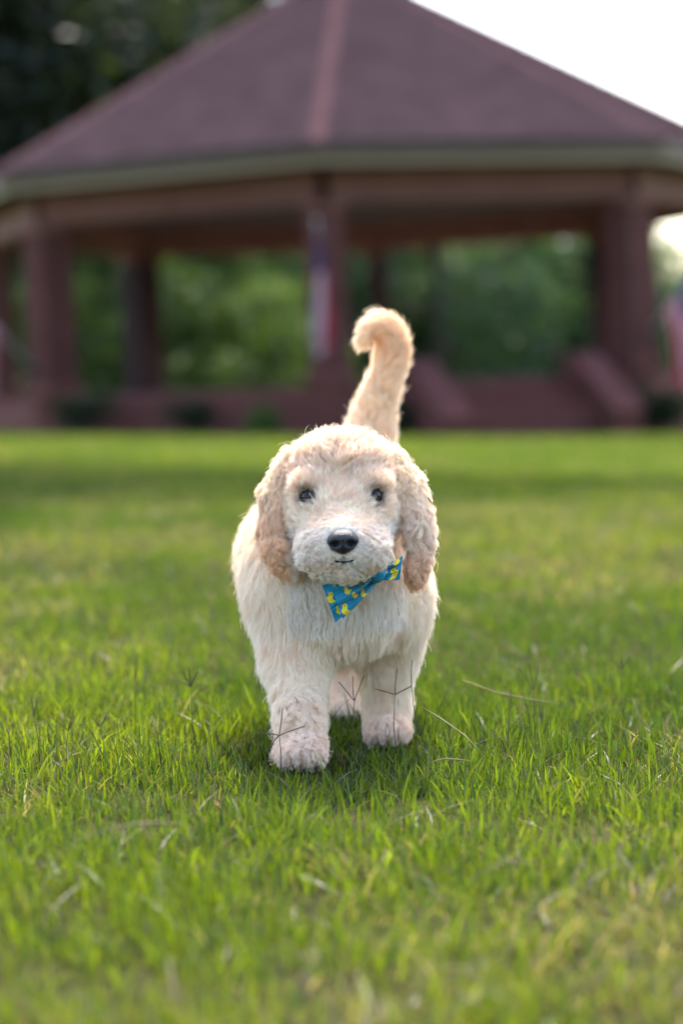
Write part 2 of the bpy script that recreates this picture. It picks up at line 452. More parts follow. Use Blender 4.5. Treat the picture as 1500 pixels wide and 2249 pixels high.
def tree_mesh(seed, height, spread, n, size, c0, c1, low=0.15):
    """crown and trunk meshes of one kind of tree, standing at the origin"""
    rng = np.random.default_rng(seed); rd = random.Random(seed)
    tb = MB(); H = height
    pts = [(0, 0, -0.6)]; x = y = 0
    for k in range(1, 6):
        x += rd.uniform(-.12, .12); y += rd.uniform(-.12, .12); pts.append((x, y, H * 0.15 * k))
    tb.tube(pts, [H * .034, H * .028, H * .024, H * .019, H * .013, H * .006], 9)
    blobs = []
    for k in range(11):
        a = k * 2.4 + rd.uniform(-.4, .4); zz = H * (low + 0.18 + (0.66 - low) * k / 10); rad = spread * (0.66 * math.sin(math.pi * min(0.94, 0.28 + k / 14.0))) * rd.uniform(.7, 1.15)
        e = (rad * math.cos(a), rad * math.sin(a), zz); q = pts[min(5, max(1, int(zz / (H * .15)) - 1))]
        tb.tube([q, ((q[0] + e[0]) * .5, (q[1] + e[1]) * .5, (q[2] + e[2]) * .5 + H * .02), e], [H * .012, H * .008, H * .003], 6)
        r = spread * rd.uniform(.30, .50)
        blobs.append((*e, r, r * rd.uniform(.85, 1.1), r * rd.uniform(.6, .85)))
    blobs.append((x, y, H * .86, spread * .42, spread * .42, H * .13))
    return leaf_cloud('crown', blobs, n, size, rng, c0, c1), tb.mesh('trunk', True)

KIND = {
    'dark': tree_mesh(11, 13.0, 5.6, 26000, 0.19, (0.010, 0.016, 0.008), (0.026, 0.034, 0.013), 0.02),
    'bright': tree_mesh(12, 7.0, 3.6, 12000, 0.11, (0.030, 0.058, 0.013), (0.088, 0.138, 0.025), -0.12),
    'blue': tree_mesh(13, 7.2, 3.7, 11000, 0.12, (0.024, 0.052, 0.028), (0.055, 0.095, 0.042), -0.12),
    'shade': tree_mesh(15, 9.5, 5.4, 20000, 0.18, (0.03, 0.05, 0.015), (0.06, 0.09, 0.025), 0.40),
    'bush': tree_mesh(16, 2.8, 2.3, 6000, 0.09, (0.036, 0.066, 0.015), (0.098, 0.145, 0.026), -0.16),
    'low': tree_mesh(14, 3.4, 2.6, 6000, 0.10, (0.045, 0.075, 0.020), (0.090, 0.125, 0.036), -0.12),
}
BUSHES = []
def plant_tree(name, kind, x, y, rot, sc, label, cat, group=None):
    z = float(ground_z(x, y))
    rt = empty(name, (x, y, z), label, cat, group)
    rt.rotation_euler.z = R(rot); rt.scale = (sc, sc, sc)
    cr, tk = KIND[kind]
    link('crown', cr, None, rt); link('trunk', tk, M['bark'], rt)
    return rt
G = 'trees behind the pavilion'
for x_, y_, r_, s_, l_ in ((-7.4, 45.5, 20, 1.0, 'green bush low behind the far left column'), (-5.2, 44.5, 140, .95, 'green bush low between the two left columns'),
                           (-3.1, 45.2, 250, 1.05, 'green bush low just right of the dark rear column'), (-1.2, 44.6, 60, .9, 'green bush low left of the hanging flag')):
    BUSHES.append((x_, y_, r_, s_, l_))
plant_tree('broad_tree', 'dark', -10.5, 58, 70, 1.1, 'dark broadleaf tree at the far left edge above the eave', 'tree', G)
plant_tree('broad_tree', 'dark', -6.0, 68, 200, 1.12, 'dark broadleaf tree in the second row at upper left', 'tree', G)
plant_tree('leafy_tree', 'blue', 1.0, 60, 150, 1.05, 'dull green tree in the second row behind the rear centre column', 'tree', G)
plant_tree('leafy_tree', 'blue', 3.4, 61, 310, 1.0, 'dull green tree in the second row under the roof right of the tail', 'tree', G)
plant_tree('leafy_tree', 'blue', 6.0, 58, 190, 1.0, 'dull green tree in the second row left of the right brick column', 'tree', G)
plant_tree('low_tree', 'low', 5.8, 65, 40, 1.35, 'low tree in the second row filling the gap left of the right column', 'tree', G)
plant_tree('leafy_tree', 'bright', -4.2, 56, 90, 0.69, 'green tree in the second row behind the dark rear column', 'tree', G)
plant_tree('broad_tree', 'dark', -7.4, 52, 10, 1.05, 'tall dark broadleaf tree filling the upper left corner behind the roof', 'tree', G)
plant_tree('broad_tree', 'dark', -3.4, 60, 130, 0.98, 'dark broadleaf tree peeping just above the left roof slope', 'tree', G)
plant_tree('leafy_tree', 'bright', -5.4, 49, 30, 0.66, 'bright green tree seen left of the dark rear column', 'tree', G)
plant_tree('leafy_tree', 'bright', -2.5, 48, 200, 0.61, 'bright sunlit green tree seen between dark rear column and hanging flag', 'tree', G)
plant_tree('leafy_tree', 'blue', -0.4, 53, 80, 1.0, 'dull green tree right behind the front column', 'tree', G)
plant_tree('leafy_tree', 'blue', 2.1, 50, 250, 0.95, 'blue-green tree seen under the roof just right of the puppy tail', 'tree', G)
plant_tree('leafy_tree', 'blue', 5.0, 54, 20, 0.9, 'blue-green tree seen under the roof near the stairs', 'tree', G)
plant_tree('low_tree', 'low', 8.2, 58, 0, 0.92, 'low pale green tree under the white sky at the right edge', 'tree', G)
plant_tree('low_tree', 'low', 6.2, 66, 100, 1.0, 'low tree half hidden by the right brick column', 'tree', G)
plant_tree('leafy_tree', 'bright', -8.3, 47, 300, 0.59, 'green tree behind the column at the far left edge', 'tree', G)
for x_, y_, r_, s_, l_ in BUSHES: plant_tree('bush', 'bush', x_, y_, r_, s_, l_, 'bush', 'bushes behind the pavilion')
plant_tree('shade_tree', 'shade', -2.85, 14.7, 70, 1.0, 'tall tree left of the picture whose shade falls across the lawn', 'tree')

def shrub_mesh(seed, c0, c1):
    rng = np.random.default_rng(seed); blobs = [(rng.uniform(-.25, .25), rng.uniform(-.15, .15), rng.uniform(.15, .32), .25, .22, .22) for _ in range(6)]
    tb = MB()
    for b in blobs: tb.tube([(0, 0, -.05), (b[0] * .5, b[1] * .5, b[2] * .6), b[:3]], [.02, .014, .005], 5)
    return leaf_cloud('foliage', blobs, 1500, 0.035, rng, c0, c1), tb.mesh('stem', True)
SH = [shrub_mesh(21, (.012, .024, .010), (.032, .050, .016)), shrub_mesh(22, (.04, .08, .014), (.08, .15, .024))]
for (x, y, s, kd, lab) in [(-3.15, 30.35, 1.0, 0, 'dark low shrub against the brick base at the left'),
                           (-1.85, 29.75, .85, 0, 'dark low shrub against the brick base left of centre'),
                           (-0.85, 29.1, .8, 1, 'small green shrub against the brick base by the front column'),
                           (0.75, 29.2, .8, 0, 'dark small shrub beside the stairs under the puppy tail'),
                           (4.0, 30.2, 1.1, 0, 'dark green shrub at the right edge below the column')]:
    rt = empty('shrub', (x, y, float(ground_z(x, y))), lab, 'shrub', 'shrubs along the pavilion base'); rt.scale = (s, s, s); rt.rotation_euler.z = x * 3
    link('foliage', SH[kd][0], None, rt); link('stem', SH[kd][1], M['bark'], rt)
# ------------------------------------------------------------------ turf: blades of grass, nobody could count them
def blade_mesh(name, rng, x, y, h, w, lean, col, segs=2):
    n = len(x)
    az = rng.uniform(0, 2 * np.pi, n); face = rng.uniform(0, 2 * np.pi, n)
    z0 = ground_z(x, y) - 0.004
    dx, dy = np.cos(az), np.sin(az)
    sx, sy = np.cos(face), np.sin(face)
    curve = rng.uniform(0.3, 1.0, n)
    ts = np.linspace(0, 1, segs + 2)[:-1]
    rows = []
    for t in ts:
        off = lean * h * (t * (1 - curve) + curve * t * t)
        zz = h * t * (1 - 0.18 * lean * t)
        ww = w * (1 - 0.55 * t ** 1.6) * 0.5
        cx, cy = x + dx * off, y + dy * off
        rows.append(np.stack([cx - sx * ww, cy - sy * ww, z0 + zz], -1)); rows.append(np.stack([cx + sx * ww, cy + sy * ww, z0 + zz], -1))
    off = lean * h
    rows.append(np.stack([x + dx * off, y + dy * off, z0 + h * (1 - 0.18 * lean)], -1))
    k = len(rows); V = np.stack(rows, 1).reshape(-1, 3)
    base = (np.arange(n) * k)[:, None]
    loops = []; tot = []
    for s in range(segs): loops += [2 * s, 2 * s + 1, 2 * s + 3, 2 * s + 2]; tot.append(4)
    loops += [2 * segs, 2 * segs + 1, 2 * segs + 2]; tot.append(3)
    L = (base + np.array(loops)[None, :]).ravel(); T = np.tile(tot, n); S = np.concatenate([[0], np.cumsum(T)[:-1]])
    me = fast_mesh(name, V, L, S, T)
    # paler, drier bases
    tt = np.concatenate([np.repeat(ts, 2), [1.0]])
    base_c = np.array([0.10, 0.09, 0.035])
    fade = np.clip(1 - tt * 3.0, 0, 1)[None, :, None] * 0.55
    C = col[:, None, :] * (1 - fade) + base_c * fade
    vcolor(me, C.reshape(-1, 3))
    return me

def turf():
    rng = np.random.default_rng(5)
    xs, ys = [], []
    # density falls with distance; a strip beyond both picture edges is covered too
    for (d0, d1, dens_in, dens_out) in [(1.15, 1.9, 26000, 7000), (1.9, 3.3, 33000, 7000), (3.3, 5.0, 13000, 3000), (5.0, 8.0, 6000, 1500), (8.0, 13.0, 2400, 600), (13.0, 29.0, 700, 180)]:
        half = 0.150 * d1 + 0.06; wide = 0.20 * d1 + 0.7
        for (hw0, hw1, dens) in ((0, half, dens_in), (half, wide, dens_out)):
            n = int(2 * (hw1 - hw0) * (d1 - d0) * dens)
            xx = rng.uniform(hw0, hw1, n) * rng.choice([-1, 1], n); yy = rng.uniform(d0, d1, n)
            xs.append(xx); ys.append(yy)
    x = np.concatenate(xs); y = np.concatenate(ys)
    keep = ~((y > 28.2) & (np.abs(x) < 5))
    # tufts
    P = np.stack([x, y], 1); thin = fbm(P * 14, 8, 2)
    keep &= rng.random(len(x)) < np.clip(0.35 + 1.5 * (thin - 0.25), 0.3, 1)
    x, y = x[keep], y[keep]; P = P[keep]; n = len(x)
    far = np.clip((y - 4) / 12, 0, 1)
    h = rng.gamma(9, 1 / 9, n) * (0.019 + 0.009 * fbm(P * 6, 2, 2)) * (1 + 0.25 * far)
    for (fx, fy, fr) in ((-.0535, 2.50, .075), (.0405, 2.67, .055)):
        h *= 1 - .38 * np.exp(-(((x - fx) / fr) ** 2 + ((y - fy) / (fr * 1.3)) ** 2) ** 2)
    tall = rng.random(n) < 0.03; h[tall] *= 1.5
    w = rng.uniform(0.0012, 0.0030, n) * (1 + 2.6 * far)
    broad = rng.random(n) < .04; w[broad] *= 2.1; h[broad] *= .8
    h *= .75 + .6 * fbm(P * np.array([9., 6.]), 51, 2)
    lean = np.abs(rng.normal(0.35, 0.3, n)); lean = np.clip(lean, 0, 1.3)
    # colour: lively greens, bluish greens, yellowing and dead blades, in patches
    patch = fbm(P * np.array([1.7, 1.1]), 31, 3); patch2 = fbm(P * np.array([5.0, 3.0]), 77, 2)
    g0, g1, g2 = np.array([.052, .084, .006]), np.array([.140, .168, .010]), np.array([.036, .064, .016])
    dry, dead = np.array([.140, .115, .050]), np.array([.22, .165, .105])
    m = np.clip((patch - 0.35) * 2.2 + rng.normal(0, .22, n), 0, 1)[:, None]
    col = g0 * (1 - m) + g1 * m
    bl = (rng.random(n) < 0.20)[:, None]; col = np.where(bl, g2, col)
    pd = np.clip(0.08 + 2.2 * (patch2 - 0.50) + 0.8 * (patch - 0.55) + 0.28 * np.clip((y - 3) / 3, 0, 1) * np.clip((11 - y) / 3, 0, 1), 0.02, 0.5)
    u = rng.random(n)
    col = np.where((u < pd)[:, None], dry, col); col = np.where((u < pd * 0.40)[:, None], dead, col)
    lean = np.where(u < pd, lean + 0.5, lean)
    flat = rng.random(n) < .035; lean = np.where(flat, rng.uniform(1.2, 2.0, n), lean); col = np.where((flat & (u < .7))[:, None], dead * .7, col)
    col = col * rng.uniform(0.6, 1.35, (n, 1))
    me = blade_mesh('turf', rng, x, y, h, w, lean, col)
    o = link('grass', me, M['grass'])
    tag(o, 'short green turf with yellowing patches all over the lawn', 'grass', kind='stuff')
    return n
n_blades = turf()
# ------------------------------------------------------------------ the puppy: one continuous body grown from smooth-blended forms
DOG = Vector((0.0, 2.65, 0.0))
def sd_cone(P, a, b, ra, rb, sx=1.0):
    a, b = np.array(a), np.array(b); ab = b - a
    t = np.clip(((P - a) @ ab) / (ab @ ab), 0, 1)
    q = P - a - t[:, None] * ab
    return np.linalg.norm(q, axis=1) - (ra + (rb - ra) * t)
def sd_ell(P, c, r, rot=None):
    q = P - np.array(c)
    if rot is not None: q = q @ rot
    r = np.array(r); k0 = np.linalg.norm(q / r, axis=1); k1 = np.linalg.norm(q / (r * r), axis=1) + 1e-9
    return k0 * (k0 - 1) / k1
def rot(rx=0, ry=0, rz=0):
    m = (Matrix.Rotation(R(rz), 3, 'Z') @ Matrix.Rotation(R(ry), 3, 'Y') @ Matrix.Rotation(R(rx), 3, 'X'))
    return np.array(m)
def smin(a, b, k):
    h = np.clip(k - np.abs(a - b), 0, None) / k
    return np.minimum(a, b) - h * h * k * 0.25

WHITE = (0.978, 0.866, 0.712); CREAM = (0.970, 0.826, 0.630); APRI = (0.885, 0.60, 0.36); PINK = (0.955, 0.805, 0.665)
# name, shape, blend, fur length, colour, flow, lift, curl radius, curl turns
BACK = (0.05, 0.9, -0.5); DOWN = (0, 0.1, -1)
F = []
def form(fn, k, length, col, flow, lift, curl, turns, region): F.append((fn, k, length, np.array(col), flow, lift, curl, turns, region))
E_ = lambda c, r, ro=None: (lambda P: sd_ell(P, c, r, ro))
C_ = lambda a, b, ra, rb: (lambda P: sd_cone(P, a, b, ra, rb))
# trunk
form(E_((-.020, 2.775, .208), (.096, .150, .088)), .03, .021, CREAM, BACK, .75, .0016, 1.1, 'body')
form(E_((.006, 2.925, .208), (.080, .105, .085)), .05, .022, CREAM, BACK, .75, .0016, 1.1, 'body')
form(E_((-.010, 2.640, .192), (.074, .060, .066)), .04, .018, WHITE, (0, -.1, -1), .72, .0018, 1.0, 'chest')
form(E_((-.006, 2.655, .150), (.058, .050, .040)), .03, .018, WHITE, (0, .0, -1), .66, .0018, 1.0, 'chest')
form(C_((-.008, 2.690, .235), (.000, 2.600, .285), .070, .056), .05, .019, CREAM, (0, .2, -1), .65, .0018, 1.0, 'chest')
form(E_((-.062, 2.690, .175), (.038, .055, .060)), .03, .021, WHITE, DOWN, .65, .0015, 1.0, 'body')
form(E_((.050, 2.705, .172), (.036, .055, .058)), .03, .021, WHITE, DOWN, .65, .0015, 1.0, 'body')
# fore leg stepping forward (left in the picture)
form(C_((-.060, 2.668, .170), (-.056, 2.640, .112), .041, .033), .025, .019, WHITE, DOWN, .6, .0012, 1.0, 'leg')
form(C_((-.056, 2.640, .112), (-.054, 2.568, .048), .0325, .0178), .02, .017, WHITE, DOWN, .5, .0018, 1.2, 'leg')
form(C_((-.054, 2.574, .060), (-.0535, 2.554, .028), .0180, .0195), .015, .022, PINK, (0, -.4, -.9), .46, .0042, 1.6, 'paw')
form(E_((-.0535, 2.546, .024), (.0225, .030, .0165)), .012, .014, PINK, (0, -.7, -.6), .5, .0024, 1.5, 'paw')
for dx_ in (-.0165, -.0057, .0057, .0165):
    form(E_((-.0535 + dx_, 2.526 + abs(dx_) * .42, .0205), (.0068, .014, .0115)), .005, .008, PINK, (0, -.5, -.8), .5, .0016, 1.3, 'paw')
# fore leg behind it (right in the picture)
form(C_((.048, 2.700, .165), (.045, 2.722, .110), .038, .030), .025, .019, WHITE, DOWN, .6, .0012, 1.0, 'leg')
form(C_((.045, 2.722, .110), (.042, 2.722, .040), .030, .0205), .02, .016, WHITE, DOWN, .55, .0014, 1.2, 'leg')
form(C_((.042, 2.722, .045), (.041, 2.712, .022), .0185, .019), .015, .015, PINK, DOWN, .45, .0024, 1.5, 'paw')
form(E_((.0405, 2.702, .022), (.022, .029, .016)), .012, .011, PINK, (0, -.7, -.6), .5, .002, 1.4, 'paw')
for dx_ in (-.0165, -.0057, .0057, .0165):
    form(E_((.0405 + dx_, 2.684 + abs(dx_) * .42, .0190), (.0066, .014, .0112)), .005, .008, PINK, (0, -.5, -.8), .5, .0016, 1.3, 'paw')
# hind legs: knee forward at the belly, hock behind
for (hx, kn, hk, pw) in (((-.018, 2.950, .190), (-.018, 2.898, .130), (-.006, 2.955, .068), (-.004, 2.905, .018)),
                         ((.045, 2.960, .190), (.058, 2.905, .132), (.054, 2.990, .072), (.054, 2.950, .018))):
    form(C_(hx, kn, .046, .030), .03, .020, CREAM, (0, .3, -1), .42, .0015, 1.0, 'leg')
    form(C_(kn, hk, .028, .016), .02, .016, PINK, DOWN, .42, .0015, 1.0, 'leg')
    form(C_(hk, (pw[0], pw[1] + .022, pw[2] + .008), .0155, .015), .015, .014, PINK, DOWN, .42, .0016, 1.0, 'paw')
    form(E_(pw, (.021, .031, .0155)), .012, .010, PINK, (0, -.7, -.6), .5, .0016, 1.0, 'paw')
    for dx_ in (-.0155, -.0053, .0053, .0155):
        form(E_((pw[0] + dx_, pw[1] - .020 + abs(dx_) * .42, pw[2] - .003), (.0064, .013, .0108)), .005, .007, PINK, (0, -.5, -.8), .5, .0014, 1.2, 'paw')
# tail carried high, its end hooked over
TAIL = [(.026, 2.960, .262), (.034, 3.000, .315), (.0415, 3.010, .352), (.0515, 3.011, .390), (.0640, 3.008, .424), (.0710, 3.004, .448), (.0695, 3.000, .4680), (.0595, 2.996, .4800), (.0465, 2.992, .4790), (.0370, 2.990, .4690), (.0330, 2.989, .4590)]
TR = [.038, .0275, .0220, .0175, .0145, .0135, .0125, .0110, .0085, .0055, .0025]
def spline(pts, n):
    """Catmull-Rom through the points"""
    pts = np.array(pts, float); P = np.vstack([2 * pts[0] - pts[1], pts, 2 * pts[-1] - pts[-2]]); out = []
    for t in np.linspace(0, len(pts) - 1 - 1e-6, n):
        i = int(t); f = t - i; a, b, c, d = P[i:i + 4]
        out.append(.5 * ((2 * b) + (c - a) * f + (2 * a - 5 * b + 4 * c - d) * f * f + (3 * b - a - 3 * c + d) * f ** 3))
    return np.array(out)
TS = spline([(*p, r) for p, r in zip(TAIL, TR)], 22)
for i in range(len(TS) - 1):
    u_ = i / (len(TS) - 2); tan_ = math.exp(-((u_ - .58) / .17) ** 2)
    form(C_(TS[i, :3], TS[i + 1, :3], TS[i, 3], TS[i + 1, 3]), .006, .0205 - .0085 * max(0, (u_ - .55) / .45), np.array(CREAM) * (1 - tan_) + np.array((.90, .70, .48)) * tan_, tuple(TS[i + 1, :3] - TS[i, :3]), .58, .0016, 0.8, 'tail')
# head: domed skull, narrow face with pads over the eyes, short full muzzle
form(E_((.000, 2.612, .302), (.0590, .060, .0490)), .03, .0225, (.945, .80, .64), 'radial', .62, .0026, 1.0, 'crown')
form(E_((.002, 2.570, .3240), (.042, .034, .028)), .02, .0215, (.945, .80, .64), 'brow', .58, .0026, 1.0, 'crown')
form(E_((-.0215, 2.566, .266), (.0300, .042, .038)), .03, .0130, WHITE, 'radial', .45, .0012, .8, 'face')
form(E_((.0225, 2.566, .265), (.0300, .042, .038)), .03, .0130, WHITE, 'radial', .45, .0012, .8, 'face')
form(E_((.000, 2.552, .284), (.036, .034, .026)), .02, .0100, WHITE, 'radial', .42, .0010, .8, 'face')
form(C_((.000, 2.560, .260), (.000, 2.496, .2510), .034, .0215), .02, .0090, WHITE, 'radial', .45, .0012, .8, 'muzzle')
form(E_((-.0215, 2.513, .2375), (.0245, .034, .0215)), .024, .0145, WHITE, 'radial', .52, .0024, 1.1, 'muzzle')
form(E_((.0215, 2.513, .2375), (.0245, .034, .0215)), .024, .0145, WHITE, 'radial', .52, .0024, 1.1, 'muzzle')
form(E_((.000, 2.523, .2205), (.0225, .031, .0140)), .014, .0130, (.90, .78, .63), 'radial', .50, .0024, 1.2, 'chin')
form(E_((-.0290, 2.5480, .3085), (.0210, .018, .0125)), .012, .0115, WHITE, 'brow', .42, .0012, .8, 'brow')
form(E_((.0300, 2.5480, .3065), (.0210, .018, .0125)), .012, .0115, WHITE, 'brow', .42, .0012, .8, 'brow')
# ears: long flaps folding down in front of the sides of the skull, the right one swinging out
form(C_((-.050, 2.604, .326), (-.0690, 2.592, .296), .014, .0155), .016, .0150, CREAM, DOWN, .38, .0022, 1.2, 'ear')
form(E_((-.0735, 2.584, .264), (.0095, .0205, .037), rot(0, 3, 26)), .007, .0225, (.925, .705, .495), (.00, -.1, -1), .40, .0034, 1.1, 'ear')
form(E_((-.0650, 2.572, .231), (.0110, .0180, .023), rot(0, -32, 30)), .007, .0190, (.90, .645, .41), (.40, -.1, -1), .42, .0044, 1.5, 'ear')
form(C_((.052, 2.604, .326), (.0720, 2.592, .298), .014, .0155), .016, .0150, CREAM, DOWN, .38, .0022, 1.2, 'ear')
form(E_((.0795, 2.580, .260), (.0100, .0165, .041), rot(0, -6, -42)), .006, .0215, (.955, .82, .675), (.05, -.1, -1), .44, .0036, 1.0, 'ear')
form(E_((.0775, 2.575, .2135), (.0090, .0120, .021), rot(0, 8, -30)), .006, .0150, (.89, .63, .41), (-.1, -.1, -1), .42, .0034, 1.7, 'ear')

def body_sdf(P):
    d = F[0][0](P)
    for fm in F[1:]: d = smin(d, fm[0](P), fm[1])
    return d

def surface_nets(sdf, lo, hi, h):
    lo = np.array(lo); n = np.ceil((np.array(hi) - lo) / h).astype(int) + 1
    ax = [lo[i] + h * np.arange(n[i]) for i in range(3)]
    G3 = np.stack(np.meshgrid(*ax, indexing='ij'), -1).reshape(-1, 3)
    V = sdf(G3).reshape(n)
    m = n - 1; cnt = np.zeros(m); acc = np.zeros((*m, 3))
    sl = lambda a, o: a[tuple(slice(o[i], o[i] + m[i]) for i in range(3))]
    corners = [(a, b, c) for a in (0, 1) for b in (0, 1) for c in (0, 1)]
    for o in corners:
        for d in range(3):
            if o[d]: continue
            q = list(o); q[d] = 1
            a, b = sl(V, o), sl(V, q); cr = (a < 0) != (b < 0)
            t = np.where(cr, a / np.where(a == b, 1, a - b), 0)
            for e in range(3): acc[..., e] += np.where(cr, o[e] + (t if e == d else 0), 0)
            cnt += cr
    act = cnt > 0; idx = -np.ones(m, int); idx[act] = np.arange(act.sum())
    cells = np.argwhere(act); verts = lo + h * (cells + acc[act] / cnt[act][:, None])
    faces = []
    for d in range(3):
        u, w = (d + 1) % 3, (d + 2) % 3
        A = V; sl0 = [slice(None)] * 3; sl1 = [slice(None)] * 3; sl0[d] = slice(0, n[d] - 1); sl1[d] = slice(1, n[d])
        a, b = V[tuple(sl0)], V[tuple(sl1)]
        for sgn in (0, 1):
            cr = ((a < 0) & (b >= 0)) if sgn == 0 else ((a >= 0) & (b < 0))
            I = np.argwhere(cr)
            I = I[(I[:, u] > 0) & (I[:, w] > 0) & (I[:, u] < m[u]) & (I[:, w] < m[w])]
            def cell(du, dw):
                J = I.copy(); J[:, u] -= du; J[:, w] -= dw; return idx[J[:, 0], J[:, 1], J[:, 2]]
            q = [cell(1, 1), cell(0, 1), cell(0, 0), cell(1, 0)]
            if sgn: q = q[::-1]
            faces.append(np.stack(q, 1))
    return verts, np.concatenate(faces)

BV, BF = surface_nets(body_sdf, (-.16, 2.42, -.006), (.18, 3.10, .51), 0.0042)
def sdf_normal(P, e=0.0015):
    g = np.zeros_like(P)
    for i in range(3):
        o = np.zeros(3); o[i] = e; g[:, i] = body_sdf(P + o) - body_sdf(P - o)
    return g / (np.linalg.norm(g, axis=1)[:, None] + 1e-12)

def region_mix(P):
    """blended coat settings from the forms nearest to each point"""
    D = np.stack([fm[0](P) for fm in F], 1)
    W = np.exp(-(D - D.min(1)[:, None]) / 0.005); W /= W.sum(1)[:, None]
    L = W @ np.array([fm[2] for fm in F]); C = W @ np.array([fm[3] for fm in F])
    lift = W @ np.array([fm[5] for fm in F]); cr = W @ np.array([fm[6] for fm in F]); tn = W @ np.array([fm[7] for fm in F])
    nose = np.array([0, 2.471, .252])
    rad = P - nose; rad[:, 1] *= 0.7; rad /= np.linalg.norm(rad, axis=1)[:, None] + 1e-9
    flow = np.zeros_like(P)
    for j, fm in enumerate(F):
        fl = fm[4]
        if isinstance(fl, str):
            v = rad.copy()
            if fl == 'brow': v = v + np.array([0, 0, .8]) + np.stack([np.sign(P[:, 0]) * .5, 0 * P[:, 0], 0 * P[:, 0]], 1)
        else: v = np.tile(np.array(fl, float) / np.linalg.norm(fl), (len(P), 1))
        flow += W[:, j:j + 1] * v
    names = np.array([fm[8] for fm in F]); reg = names[D.argmin(1)]
    return L, C, lift, cr, tn, flow, reg

EYES = [(-.0328, 2.5345, .2925), (.0338, 2.5345, .2905)]
NOSE = (0.0, 2.4745, .2480)

# skin under the coat
VR = region_mix(BV); VN = sdf_normal(BV); C_s = VR[1]
me = fast_mesh('body', BV - np.array(DOG), BF.ravel(), np.arange(len(BF)) * 4, np.full(len(BF), 4), True)
skin = C_s * np.array([.90, .84, .78])
for e in EYES:
    de = np.linalg.norm(BV - np.array(e), axis=1); k_ = np.clip((de - .0125) / .004, 0, 1)[:, None]; skin = skin * k_ + np.array([.03, .02, .016]) * (1 - k_)
dn_ = np.linalg.norm((BV - np.array(NOSE)) * np.array([.8, .7, 1.0]), axis=1); k_ = np.clip((dn_ - .0115) / .003, 0, 1)[:, None]; skin = skin * k_ + np.array([.05, .045, .05]) * (1 - k_)
lp_ = (np.abs(BV[:, 0]) < .014) & (np.abs(BV[:, 2] - .2265) < .004) & (BV[:, 1] < 2.515); skin[lp_] = (.30, .22, .19)
vcolor(me, skin)
t = NT('puppy_skin'); at = t.n('ShaderNodeAttribute', attribute_name='tint'); b = t.n('ShaderNodeBsdfPrincipled'); b.inputs['Roughness'].default_value = .9
b.inputs['Specular IOR Level'].default_value = 0.1
t.l(at.outputs['Color'], b.inputs['Base Color']); t.l(b.outputs[0], t.out.inputs['Surface'])
puppy = empty('puppy', DOG, 'fluffy cream doodle puppy in mid stride on the grass, facing the camera', 'dog')
body = link('body', me, t.m, puppy)

t = NT('puppy_fur'); at = t.n('ShaderNodeAttribute', attribute_name='fur_color')
dd = t.n('ShaderNodeBsdfDiffuse'); tr = t.n('ShaderNodeBsdfTranslucent'); hr = t.n('ShaderNodeBsdfHair', component='Reflection')
hr.inputs['RoughnessU'].default_value = .35; hr.inputs['RoughnessV'].default_value = .8; hr.inputs['Color'].default_value = (1, .97, .92, 1)
t.l(at.outputs['Color'], dd.inputs['Color']); t.l(at.outputs['Color'], tr.inputs['Color'])
m1 = t.n('ShaderNodeMixShader'); m1.inputs[0].default_value = .42; t.l(dd.outputs[0], m1.inputs[1]); t.l(tr.outputs[0], m1.inputs[2])
m2 = t.n('ShaderNodeMixShader'); m2.inputs[0].default_value = .06; t.l(m1.outputs[0], m2.inputs[1]); t.l(hr.outputs[0], m2.inputs[2])
t.l(m2.outputs[0], t.out.inputs['Surface']); M['fur'] = t.m

